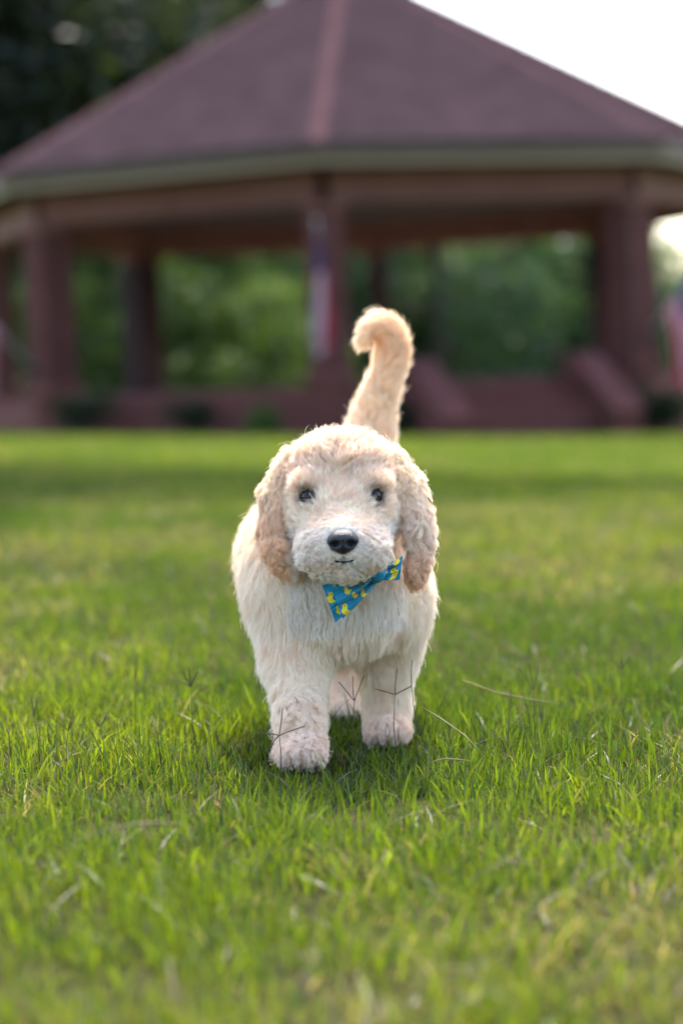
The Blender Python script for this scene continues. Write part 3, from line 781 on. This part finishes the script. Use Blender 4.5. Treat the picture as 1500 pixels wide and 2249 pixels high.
def grow_fur(name, count, rng, mode='coat'):
    tri = np.concatenate([BF[:, [0, 1, 2]], BF[:, [0, 2, 3]]])
    a, b_, c = BV[tri[:, 0]], BV[tri[:, 1]], BV[tri[:, 2]]
    area = np.linalg.norm(np.cross(b_ - a, c - a), axis=1) * .5; cen = (a + b_ + c) / 3
    fn = np.cross(b_ - a, c - a); fn /= np.linalg.norm(fn, axis=1)[:, None] + 1e-12
    # more, finer hair on the head and on what faces the camera side
    w = area * np.where((cen[:, 2] > .19) & (cen[:, 1] < 2.68), 2.1, 1.0) * np.where(fn[:, 1] < .35, 1.0, .30)
    w *= np.where(cen[:, 1] > 2.84, .55, 1.0) * np.where((cen[:, 2] > .28) & (cen[:, 1] > 2.9), 2.0, 1.0)
    w *= np.where((cen[:, 2] < .09) & (cen[:, 1] < 2.75), 1.6, 1.0)
    w *= np.where(cen[:, 2] < .006, 0, 1) * np.where(np.linalg.norm(cen - np.array(NOSE), axis=1) < .035, 1.6, 1.0)
    k = rng.choice(len(tri), count, p=w / w.sum())
    u, v = rng.random(count), rng.random(count); s = u + v > 1; u[s], v[s] = 1 - u[s], 1 - v[s]
    P = a[k] + (b_[k] - a[k]) * u[:, None] + (c[k] - a[k]) * v[:, None]
    # coat settings are worked out at the skin's vertices and carried along with each root
    wb = np.stack([1 - u - v, u, v], 1); tk = tri[k]
    def at_root(A): return (A[tk[:, 0]].T * wb[:, 0] + A[tk[:, 1]].T * wb[:, 1] + A[tk[:, 2]].T * wb[:, 2]).T
    N = at_root(VN); N /= np.linalg.norm(N, axis=1)[:, None] + 1e-12
    L, C, lift, cr, tn, flow = [at_root(A) for A in VR[:6]]; reg = VR[6][tk[np.arange(count), wb.argmax(1)]]
    # leave the nose leather, the mouth and the eyes free
    keep = np.ones(count, bool)
    q = (P - np.array(NOSE)) / np.array([.0140, .030, .0108]); keep &= (np.linalg.norm(q, axis=1) > 1.0) | (P[:, 1] > 2.502)
    for e in EYES:
        q = (P - np.array(e)) / np.array([.0096, .02, .0062]); keep &= np.linalg.norm(q, axis=1) > 1.0
    P, N, L, C, lift, cr, tn, flow, reg = [z[keep] for z in (P, N, L, C, lift, cr, tn, flow, reg)]
    n = len(P)
    # locks: neighbouring hairs share a guide
    spacing = np.isin(reg, ['face', 'muzzle', 'brow', 'chin'])
    gi = rng.choice(n, max(600, n // 24), replace=False)
    kd = KDTree(len(gi))
    for j, g in enumerate(gi): kd.insert(P[g], j)
    kd.balance()
    # tufts: several locks lean together
    gj = gi[rng.choice(len(gi), max(200, len(gi) // 9), replace=False)]; kd2 = KDTree(len(gj))
    for j, g_ in enumerate(gj): kd2.insert(P[g_], j)
    kd2.balance(); own2 = np.fromiter((kd2.find(P[g_])[1] for g_ in gi), int, len(gi))
    own = np.fromiter((kd.find(p)[1] for p in P), int, n); g = gi[own]; g2 = gj[own2[own]]
    gl2 = rng.normal(size=(len(gj), 3))[own2[own]]
    gl = rng.normal(size=(len(gi), 3))[own]; gph = rng.uniform(0, 2 * np.pi, len(gi))[own]; gtn = rng.uniform(.7, 1.35, len(gi))[own]; glen = rng.uniform(.8, 1.2, len(gi))[own]
    hand = rng.choice([-1, 1], len(gi))[own]
    T = flow - (flow * N).sum(1)[:, None] * N
    # the lie of the coat wanders
    wand = np.stack([fbm(P * 42, 100 + i, 2) - .5 for i in range(3)], 1); wand -= (wand * N).sum(1)[:, None] * N
    messy = np.where(reg == 'crown', 1.5, 1.0)[:, None]
    T = T + wand * 1.3 * messy + 0.18 * gl * messy * np.where(np.isin(reg, ['body', 'chest', 'leg']), .5, 1.0)[:, None] + .28 * gl2 * np.where(np.isin(reg, ['body', 'chest', 'leg']), .45, np.where(np.isin(reg, ['muzzle', 'face', 'brow']), .6, 1.0))[:, None] * (messy * .5 + .5)
    T -= (T * N).sum(1)[:, None] * N; T /= np.linalg.norm(T, axis=1)[:, None] + 1e-9
    B = np.cross(N, T)
    nk = (reg == 'ear') & (np.abs(P[:, 0]) < .060); C = np.where(nk[:, None], np.array(CREAM), C)
    bl_ = np.clip((.066 - np.abs(P[:, 0])) / .008, 0, 1) * ((P[:, 2] < .262) & (P[:, 2] > .15)); C = C * (1 - bl_[:, None]) + np.array([.91, .86, .78]) * bl_[:, None]
    for (xc, yc) in ((-.0535, 2.546), (.0405, 2.702)):              # gaps between the toes: shorter hair, their shade put into its colour
        gap = np.zeros(n, bool)
        for o_ in (-.0111, 0, .0111): gap |= np.abs(P[:, 0] - xc - o_) < .0016
        gap &= (P[:, 1] < yc - .004) & (P[:, 2] < .032); C = np.where(gap[:, None], C * np.array([.72, .62, .54]), C); L = np.where(gap, L * .5, L)
    dirt = np.clip((.045 - P[:, 2]) / .035, 0, 1) * (.35 + .65 * fbm(P * 70, 61, 2)); C = C * (1 - .5 * dirt[:, None]) + np.array([.62, .47, .34]) * .5 * dirt[:, None]
    # shorter hair round the nose, the eyes and on the bridge
    dn = np.linalg.norm((P - np.array(NOSE)) * np.array([1, .8, 1]), axis=1)
    L = L * np.clip(.50 + (dn - .015) / .030, .50, 1)
    for e in EYES:
        de = np.linalg.norm(P - np.array(e), axis=1); L = L * np.clip(.45 + (de - .007) / .018, .45, 1)
        inner = (de < .017) & (np.abs(P[:, 0]) < abs(e[0]) - .004)
        L = np.where(inner & (rng.random(len(L)) < .22), L * 1.9, L)
        ef = np.clip((de - .0078) / .0080, 0, 1)[:, None]; C = C * ef + np.array([.10, .055, .035]) * (1 - ef)  # dark eye rims and the shade under the brow, put into the hair colour
        tn_ = np.clip(1 - (de - .012) / .012, 0, 1)[:, None] * .30; C = C * (1 - tn_) + np.array(APRI) * tn_
    L = L * glen * rng.uniform(.72, 1.12, n)
    wisp = rng.random(n) < np.select([reg == 'crown', reg == 'tail', reg == 'paw'], [.08, .14, .09], .035); L = np.where(wisp, L * 1.35, L)
    # apricot patches: ear edges, tail, muzzle sides, brow, paws
    nz = fbm(P * 55, 9, 3); ap = np.clip((nz - .55) * 3.2, 0, 1) * .45
    ap = np.where(np.isin(reg, ['crown']), ap * 1.1 + .10, ap)
    ap = np.where((reg == 'muzzle') & (np.abs(P[:, 0]) > .018), ap + .16, ap)
    ap = np.where((reg == 'brow') | ((reg == 'face') & (np.abs(P[:, 0]) < .012) & (P[:, 2] > .285)), ap + .18, ap)
    C = C * (1 - ap[:, None]) + np.array(APRI) * ap[:, None]
    lk = rng.normal(0, 1, len(gi))[own]; C = C * (1 + np.where(np.isin(reg, ['body', 'chest', 'leg']), .015, .035) * lk)[:, None] * rng.uniform(.90, 1.06, (n, 1))
    lw = np.clip(rng.normal(0, 1, len(gi))[own] - .6, 0, 1.5)[:, None] * np.where(np.isin(reg, ['body', 'chest', 'leg']), .07, .20)[:, None]; C = C * (1 - lw) + np.array(APRI) * lw
    # the dark line of the lips
    lip = (np.abs(P[:, 0]) < .0125) & (np.abs(P[:, 2] - (.2262 + .10 * np.abs(P[:, 0]))) < .0026) & (P[:, 1] < 2.517)
    L = np.where(lip, L * .60, L)
    stem = (np.abs(P[:, 0]) < .0012) & (P[:, 2] < .240) & (P[:, 2] > .226) & (P[:, 1] < 2.507); C = np.where(stem[:, None], C * .45, C)
    K = 7; ts = np.linspace(0, 1, K)
    ang = np.clip(lift + rng.normal(0, .16, n), .08, 1.3)
    pts = np.zeros((n, K, 3)); pts[:, 0] = P - N * .0006
    for i in range(1, K):
        t_ = ts[i]
        e = np.clip(ang * (1.25 - .95 * t_), .02, 1.2)[:, None]       # rises, then lies over
        d = T * np.cos(e) + N * np.sin(e); d[:, 2] -= .18 * t_
        d /= np.linalg.norm(d, axis=1)[:, None]
        pts[:, i] = pts[:, i - 1] + d * (L / (K - 1))[:, None]
    straight = pts.copy()
    clump = np.select([np.isin(reg, ['body', 'chest', 'leg', 'tail']), np.isin(reg, ['face', 'brow'])], [.07, .26], np.where(np.isin(reg, ['paw', 'ear']), .44, .36))
    curly = vnoise(P * 60, 44)
    cr = cr * np.where(np.isin(reg, ['muzzle', 'crown', 'chin', 'paw', 'ear']), np.where(np.isin(reg, ['paw', 'ear']), .45 + .6 * curly, .15 + 1.15 * curly), .6)
    # pull to the guide hair, then curl the whole lock
    for i in range(1, K):
        t_ = ts[i]
        tgt = straight[g, i] + (P - P[g]) * .25
        cl = (clump * t_ ** 1.2) * np.where(wisp, .2, 1.0)
        pts[:, i] = straight[:, i] * (1 - cl)[:, None] + tgt * cl[:, None]
        c2 = np.where(np.isin(reg, ['crown', 'ear', 'paw', 'muzzle', 'chin', 'tail']), .30, .16) * t_ ** 1.5
        pts[:, i] += ((straight[g2, i] - P[g2]) + (P[g2] - P) * .35 - (straight[:, i] - P)) * c2[:, None]
        ph = gph + hand * 2 * np.pi * tn * gtn * t_ + rng.normal(0, .10, n)
        amp = cr * min(1, t_ * 1.8) * np.where(wisp, 1.3, 1.0)
        pts[:, i] += (B * np.cos(ph)[:, None] + N * (.8 * np.sin(ph))[:, None] - B * np.cos(gph)[:, None] * (1 - t_) * .0) * amp[:, None]
    thick = np.where(np.isin(reg, ['face', 'muzzle', 'brow', 'chin', 'crown', 'ear']), .00015, .00019)
    rad = (thick * rng.uniform(.7, 1.2, n))[:, None] * np.array([1.0, 1.0, .95, .85, .7, .5, .22])[None, :]
    cu = bpy.data.hair_curves.new(name)
    cu.add_curves([K] * n)
    cu.attributes['position'].data.foreach_set('vector', (pts - np.array(DOG)).astype(np.float32).ravel())
    ra = cu.attributes.new('radius', 'FLOAT', 'POINT'); ra.data.foreach_set('value', rad.astype(np.float32).ravel())
    ca = cu.attributes.new('fur_color', 'FLOAT_COLOR', 'POINT')
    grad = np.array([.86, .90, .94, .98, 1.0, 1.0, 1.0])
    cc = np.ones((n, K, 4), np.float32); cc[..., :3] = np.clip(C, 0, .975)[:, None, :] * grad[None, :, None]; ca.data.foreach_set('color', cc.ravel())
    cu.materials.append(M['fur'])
    o = bpy.data.objects.new(name, cu); COL.objects.link(o); o.parent = puppy
    tag(o, kind='stuff')
    return o
FUR_N = 280000
grow_fur('fur', FUR_N, np.random.default_rng(17))

# nose leather: broad and rounded on top, notched nostrils at the sides, narrowing to the lip
def nose():
    nu, nv = 64, 48; V = []
    for j in range(nv + 1):
        ph = math.pi * j / nv
        for i in range(nu):
            th = 2 * math.pi * i / nu
            x, y, z = math.sin(ph) * math.cos(th), -math.cos(ph), math.sin(ph) * math.sin(th)   # -y is the front
            X, Y, Z = x * .0162, y * .0125, z * .0130
            if Z < 0: X *= 1 - .42 * (-z) ** 1.3
            X *= 1 + .10 * max(0, z) ** 2 * 0
            for s in (-1, 1):                               # nostrils and the crease below them
                nx, nzv = s * .0078, -.0018
                dd_ = ((X - nx) / .0040) ** 2 + ((Z - nzv) / .0027) ** 2
                if y < .3: Y += .0085 * math.exp(-dd_ * 1.0)
                dd2 = ((X - s * .0125) / .0035) ** 2 + ((Z + .0030) / .0016) ** 2
                if y < .5: Y += .0028 * math.exp(-dd2)
            if y < .5: Y += .0014 * math.exp(-(X / .0010) ** 2) * (1 if Z < .002 else 0)
            V.append((NOSE[0] + X - DOG.x, NOSE[1] + Y - DOG.y, NOSE[2] + Z - DOG.z))
    f = [(j * nu + i, j * nu + (i + 1) % nu, (j + 1) * nu + (i + 1) % nu, (j + 1) * nu + i) for j in range(nv) for i in range(nu)]
    t = NT('nose_leather'); b = t.n('ShaderNodeBsdfPrincipled'); b.inputs['Base Color'].default_value = (.007, .007, .011, 1); b.inputs['Roughness'].default_value = .42
    b.inputs['Specular IOR Level'].default_value = .5
    vo = t.n('ShaderNodeTexVoronoi'); tc = t.n('ShaderNodeTexCoord'); vo.inputs['Scale'].default_value = 1100; t.l(tc.outputs['Object'], vo.inputs['Vector'])
    bp = t.n('ShaderNodeBump'); bp.inputs['Strength'].default_value = .8; bp.inputs['Distance'].default_value = .0006; t.l(vo.outputs['Distance'], bp.inputs['Height']); t.l(bp.outputs[0], b.inputs['Normal'])
    t.l(b.outputs[0], t.out.inputs['Surface'])
    link('nose', mesh('nose', V, f, True), t.m, puppy)
nose()
t = NT('eye'); b = t.n('ShaderNodeBsdfPrincipled'); b.inputs['Base Color'].default_value = (.012, .008, .006, 1); b.inputs['Roughness'].default_value = .05; b.inputs['Specular IOR Level'].default_value = .30; t.l(b.outputs[0], t.out.inputs['Surface']); M['eye'] = t.m
M['lid'] = rough_mat('eyelid', (.02, .015, .014), (.03, .022, .02), 200, .5)
for e in EYES:
    nu, nv = 24, 16; c = Vector(e) + Vector((0, .0015, 0)) - DOG; r = .0086
    V = [(c.x + r * math.sin(math.pi * j / nv) * math.cos(2 * math.pi * i / nu), c.y - r * math.cos(math.pi * j / nv), c.z + r * math.sin(math.pi * j / nv) * math.sin(2 * math.pi * i / nu)) for j in range(nv + 1) for i in range(nu)]
    ff = [(j * nu + i, j * nu + (i + 1) % nu, (j + 1) * nu + (i + 1) % nu, (j + 1) * nu + i) for j in range(nv) for i in range(nu)]
    eo = link('eye', mesh('eye', V, ff, True), M['eye'], puppy)
    ring = [(c.x + .0082 * math.cos(a), c.y - .0042 + .0022 * abs(math.cos(a)), c.z + .0056 * math.sin(a) - .0016 * math.copysign(1, e[0]) * math.cos(a)) for a in np.linspace(0, 2 * math.pi, 25)]
    MB().tube(ring, .0019, 6, False).obj('eyelid', M['lid'], eo, True)
# the dark lips, following the muzzle under the nose
def lips():
    pts = []
    for x in np.linspace(-.0105, .0105, 15):
        z = .2268 + 4.0 * x * x * 4 - .0012 * math.cos(x * 400) * 0
        ys = np.linspace(2.42, 2.56, 400); d = body_sdf(np.stack([np.full(400, x), ys, np.full(400, z)], 1))
        k = int(np.argmax(d < 0)); pts.append((x - DOG.x, ys[k] - .0012 - DOG.y, z - DOG.z))
    MB().tube(pts, [.0004] + [.0010] * 13 + [.0004], 8).obj('mouth', M['lid'], puppy, True)
lips()
# dark claws of the hind paw
for (px_, py_, pz_, n_) in ((-.004, 2.905, .013, 4),):
    for dx_ in (-.0160, -.0055, .0055, .0160):
        yy = py_ - .028 + abs(dx_) * .42 - (.006 if py_ < 2.9 else .004)
        MB().tube([(px_ + dx_ - DOG.x, yy - DOG.y, pz_ + .001), (px_ + dx_ * 1.03 - DOG.x, yy - .007 - DOG.y, pz_ - .003), (px_ + dx_ * 1.05 - DOG.x, yy - .010 - DOG.y, pz_ - .009)], [.0024, .0020, .0006], 7).obj('claw', M['lid'], puppy, True)

# ------------------------------------------------------------------ bow tie on the collar: turquoise cotton printed with yellow ducks
t = NT('printed_cotton'); at = t.n('ShaderNodeAttribute', attribute_name='tint'); b = t.n('ShaderNodeBsdfPrincipled'); b.inputs['Roughness'].default_value = .8
b.inputs['Specular IOR Level'].default_value = .2; b.inputs['Sheen Weight'].default_value = .15
t.l(at.outputs['Color'], b.inputs['Base Color'])
wv = t.noise(2500, 2); bp = t.n('ShaderNodeBump'); bp.inputs['Strength'].default_value = .25; bp.inputs['Distance'].default_value = .0003; t.l(wv.outputs['Fac'], bp.inputs['Height']); t.l(bp.outputs[0], b.inputs['Normal'])
t.l(b.outputs[0], t.out.inputs['Surface']); M['print'] = t.m
BLUE, YEL, ORG, BLK = np.array([.007, .195, .30]), np.array([.72, .55, .02]), np.array([.65, .16, .02]), np.array([.01, .01, .012])
def duck_print(U, Vv, ducks):
    """U,V cloth coordinates in metres"""
    col = np.tile(BLUE, (*U.shape, 1)).astype(float)
    for (cu_, cv_, a, s) in ducks:
        du, dv = U - cu_, Vv - cv_; c_, s_ = math.cos(a), math.sin(a)
        p, q = (du * c_ + dv * s_) / s, (-du * s_ + dv * c_) / s
        bodyd = (p / 1.0) ** 2 + ((q + .25) / .62) ** 2 < 1; tail_ = (np.abs(p + .95) < .38) & (np.abs(q - .10 + .4 * (p + .95)) < .24)
        head_ = (p - .55) ** 2 + (q - .55) ** 2 < .33; beak = ((p - 1.22) / .36) ** 2 + ((q - .48) / .17) ** 2 < 1; eye_ = (p - .68) ** 2 + (q - .68) ** 2 < .022
        col[beak] = ORG; col[bodyd | tail_ | head_] = YEL; col[eye_] = BLK
    return col
bow = empty('bow_tie', (0.034, 2.545, 0.208), 'turquoise bow tie printed with yellow ducks under the puppy chin', 'bow tie')
BO = np.array(bow.location)
def wing(name, k, e_top, e_bot, bulge, pleat, ducks, kh=.0065, ph=0.0, hem=.0012):
    """a pleated wing fanning from the knot to its free edge; two cloth faces with a hem between"""
    nu, nv = 110, 90
    k, e_top, e_bot = map(np.array, (k, e_top, e_bot))
    u = np.linspace(0, 1, nu)[:, None]; v = np.linspace(0, 1, nv)[None, :]
    ax = (e_top + e_bot) / 2 - k; sp_ = e_top - e_bot; spn = sp_ / np.linalg.norm(sp_)
    half = (kh + (np.linalg.norm(sp_) / 2 - kh) * u ** .75)
    cen = k + ax * u[..., None]
    off = (v - .5) * 2 * half
    P3 = cen + spn * off[..., None]
    out = -bulge * np.sin(np.pi * np.clip(u * .9 + .05, 0, 1)) * (1 - (2 * v - 1) ** 2 * .7) + pleat * np.cos((v * 2.6 + ph + .12 * np.sin(3 * u)) * 2 * np.pi) * (1.5 - 1.0 * u) * np.clip(u * 4, .4, 1) + .0012 * np.sin(9 * u + 6 * v) + sum(.0060 * np.exp(-((v - v0 - .05 * u) / .030) ** 2) * np.clip(1.15 - u, 0, 1) for v0 in (.30, .62))
    P3 = P3 + np.stack([0 * out, out, 0 * out], -1)
    Lg = np.linalg.norm(ax); U = u * Lg + 0 * v; VV = off
    colr = duck_print(U, VV, ducks)
    back = P3 + np.array([0, hem, 0])
    A = np.concatenate([P3.reshape(-1, 3), back.reshape(-1, 3)]) - BO
    n1 = nu * nv; f = []
    for i in range(nu - 1):
        for j in range(nv - 1):
            a_ = i * nv + j; q = (a_, a_ + nv, a_ + nv + 1, a_ + 1); f.append(q); f.append(tuple(n1 + z for z in q[::-1]))
    rim = [i * nv for i in range(nu)] + [(nu - 1) * nv + j for j in range(1, nv)] + [i * nv + nv - 1 for i in range(nu - 2, -1, -1)]
    for a_, b_ in zip(rim[:-1], rim[1:]): f.append((b_, a_, n1 + a_, n1 + b_))
    me = mesh(name, A, f, True); vcolor(me, np.concatenate([colr.reshape(-1, 3)] * 2))
    return link(name, me, M['print'], bow)
K0 = (.0335, 2.540, .2075)
wing('wing', K0, (-.0145, 2.530, .1985), (-.0035, 2.524, .1640), .0085, .0040,
     [(.045, -.0125, .9, .0050), (.036, .0040, .5, .0034), (.030, -.0045, .6, .0032), (.020, -.0085, .8, .0034), (.020, .0035, .5, .0024)], ph=.12)
wing('rear_wing', K0, (-.0235, 2.543, .1985), (-.0115, 2.540, .1590), .0030, .0012,
     [(.0545, .0040, 1.2, .0046), (.041, .0150, .3, .0052), (.050, -.012, .7, .0040)], ph=.6)
wing('wing', (.0365, 2.541, .2085), (.0625, 2.545, .2255), (.0580, 2.543, .2010), .0040, .0012, [(.0170, -.0045, 1.1, .0050), (.018, .0085, .4, .0036), (.006, .0, .4, .003)], kh=.006, ph=.4)
# knot and the collar that goes round the neck under the coat
kp = []
mb = MB().tube([(.0300 - BO[0], 2.537 - BO[1], .2040 - BO[2]), (.0325 - BO[0], 2.534 - BO[1], .2060 - BO[2]), (.0365 - BO[0], 2.534 - BO[1], .2085 - BO[2]), (.0395 - BO[0], 2.538 - BO[1], .2105 - BO[2])], [.0058, .0078, .0078, .0058], 14)
me = mb.mesh('knot', True); vcolor(me, np.tile(BLUE, (len(me.vertices), 1))); link('knot', me, M['print'], bow)
ring = []
for a_ in np.linspace(0, 2 * math.pi, 40):
    c_ = np.array([0.0, 2.636, .243]); d_ = np.array([math.cos(a_), -.80 * math.sin(a_), -.42 * math.sin(a_)])
    rr = np.linspace(.02, .16, 300); dd_ = body_sdf(c_ + rr[:, None] * d_); k_ = int(np.argmax(dd_ > -.002)); ring.append(tuple(c_ + rr[k_] * d_ - BO))
v_, f_ = [], []
for p in ring: v_ += [(p[0], p[1], p[2] - .007), (p[0], p[1], p[2] + .007)]
for i in range(len(ring) - 1): f_.append((2 * i, 2 * i + 2, 2 * i + 3, 2 * i + 1))
me = mesh('collar', v_, f_, True); vcolor(me, np.tile(BLUE * .5, (len(me.vertices), 1))); link('collar', me, M['print'], bow)

# ------------------------------------------------------------------ flowering grass stalks that stand out of the turf
M['stalk'] = rough_mat('grass_stalk', (.060, .070, .022), (.11, .095, .035), 30, .7)
M['seed'] = rough_mat('grass_seed', (.070, .055, .030), (.15, .11, .06), 300, .8)
M['straw'] = rough_mat('dry_straw', (.20, .16, .075), (.28, .23, .12), 40, .7)
def stalk(x, y, h, lean, spikes, label, seed, L=.022):
    rd = random.Random(seed); z = float(ground_z(x, y))
    rt = empty('grass_stalk', (x, y, z), label, 'grass stalk', 'flowering grass stalks')
    top = Vector((lean[0], lean[1], h))
    mid = Vector((lean[0] * .35 + rd.uniform(-.05, .05) * h, lean[1] * .35, h * .55))
    MB().tube([(0, 0, -.005), mid, top], [.0007, .00045, .00034], 6).obj('stem', M['stalk'], rt, True)
    for (ax_, az_) in spikes:
        d = Vector((math.sin(R(ax_)), rd.uniform(-.25, .25), math.cos(R(ax_)))).normalized()
        l = L * rd.uniform(.85, 1.1) * az_; s_ = d.cross(Vector((0, 1, 0))).normalized()
        mb = MB(); n = 9
        bend = Vector((rd.uniform(-.14, .14) * l, 0, -.22 * l * abs(math.sin(R(ax_))) * rd.random()))
        pts = [top + d * (l * i / n) + bend * (i / n) ** 2 for i in range(n + 1)]
        mb.tube(pts, [.00027] * n + [.00016], 5)
        for i in range(2 * n):                            # small spikelets pressed to both sides
            p = top + d * (l * i / (2 * n)) + bend * (i / (2 * n)) ** 2; sd = s_ * (.00045 if i % 2 else -.00045)
            mb.tube([p, p + d * .0012 + sd, p + d * .0026 + sd * 1.2], [.00016, .00036, .0001], 5)
        mb.obj('seed_spike', M['seed'], rt)
V3 = [(-35, 1), (-6, 1.1), (22, 1)]
for s in [
    (-0.1677, 2.620, 0.0810, (-.004, 0), [(-62, 1.0), (-28, 1.0), (-3, 1.0), (22, .95)], 'four-fingered grass flower stalk standing clear left of the puppy leg', 1, .020),
    (-0.0755, 2.470, 0.0500, (.002, -.01), [(-75, 1.3), (12, 1.2), (70, 1.3), (-130, .8)], 'grass flower stalk lying across the front paw', 2, .024),
    (0.0028, 2.580, 0.0700, (.002, 0), V3 , 'dark three-fingered grass stalk between the puppy front legs', 3, .030),
    (0.0483, 2.620, 0.0720, (.001, 0), [(-68, 1), (3, 1.2), (64, 1)], 'cross-shaped grass stalk in front of the far front leg', 4, .022),
    (0.0697, 2.600, 0.0770, (-.002, 0), [(-4, 1.2)], 'single straight grass spike at the edge of the far front leg', 5, .028),
    (-0.3276, 2.520, 0.0610, (-.003, 0), [(-4, 1.0), (8, .8)], 'upright paired grass spike near the left picture edge', 6, .022),
    (-0.2990, 2.520, 0.0466, (.003, 0), [(-40, 1), (18, 1.1), (30, .9)], 'forked grass stalk beside the upright spike near the left edge', 7, .024),
    (-0.2586, 2.550, 0.0473, (-.006, 0), [(-45, .9), (32, .7)], 'short forked grass stalk between left edge and puppy', 8, .018),
    (-0.2435, 2.720, 0.0780, (.003, 0), [(-3, 1), (14, 1)], 'tall twin-spiked grass stalk left of the puppy, slightly blurred', 9, .026),
    (0.2057, 2.700, 0.0675, (.001, 0), [(-30, 1), (-8, 1.2), (16, 1.1)], 'three-fingered grass stalk standing right of the puppy', 11, .028),
    (0.1739, 2.680, 0.0470, (.004, 0), [(8, 1)], 'single thin grass spike just right of the puppy', 12, .024),
    (0.3232, 2.850, 0.0734, (.0, 0), [(-45, .9), (2, .6), (34, .9)], 'forked grass stalk near the right picture edge', 13, .022),
    (0.2450, 2.600, 0.0376, (.008, 0), [(25, 1)], 'leaning dark grass spike in the right turf', 14, .024),
    (0.0862, 2.720, 0.0392, (.012, .0), [(28, 1)], 'curved grass spike beside the far front paw', 15, .028),
]: stalk(*s)
def straw(x, y, h, pts, label, w=.0008):
    rt = MB(); rt.tube([Vector(p) for p in pts], [w * .6] + [w] * (len(pts) - 2) + [w * .4], 6)
    o = rt.obj('dry_straw', M['straw'], None, True); o.location = (x, y, float(ground_z(x, y)))
    tag(o, label, 'straw', 'dry straws in the turf')
straw(.085, 2.60, 0, [(-.008, 0, .062), (.010, -.02, .052), (.035, -.05, .036), (.055, -.07, .014)], 'long pale straw arching beside the far front leg')
straw(.100, 2.44, 0, [(-.022, 0, .026), (-.008, -.003, .030), (.008, .0, .028), (.020, .006, .025)], 'pale dry straw lying in front of the far leg')
straw(.190, 2.86, 0, [(-.055, 0, .062), (-.020, -.03, .050), (.020, -.05, .042), (.055, -.055, .036)], 'long bent yellow straw right of the puppy', .0010)
straw(-.175, 1.98, 0, [(-.030, 0, .042), (.0, .0, .046), (.032, .004, .043)], 'broad pale straw in the blurred turf at lower left', .0012)
straw(.115, 1.83, 0, [(-.018, 0, .036), (.0, .0, .044), (.024, -.004, .041)], 'pale straw in the blurred turf at lower right', .0012)
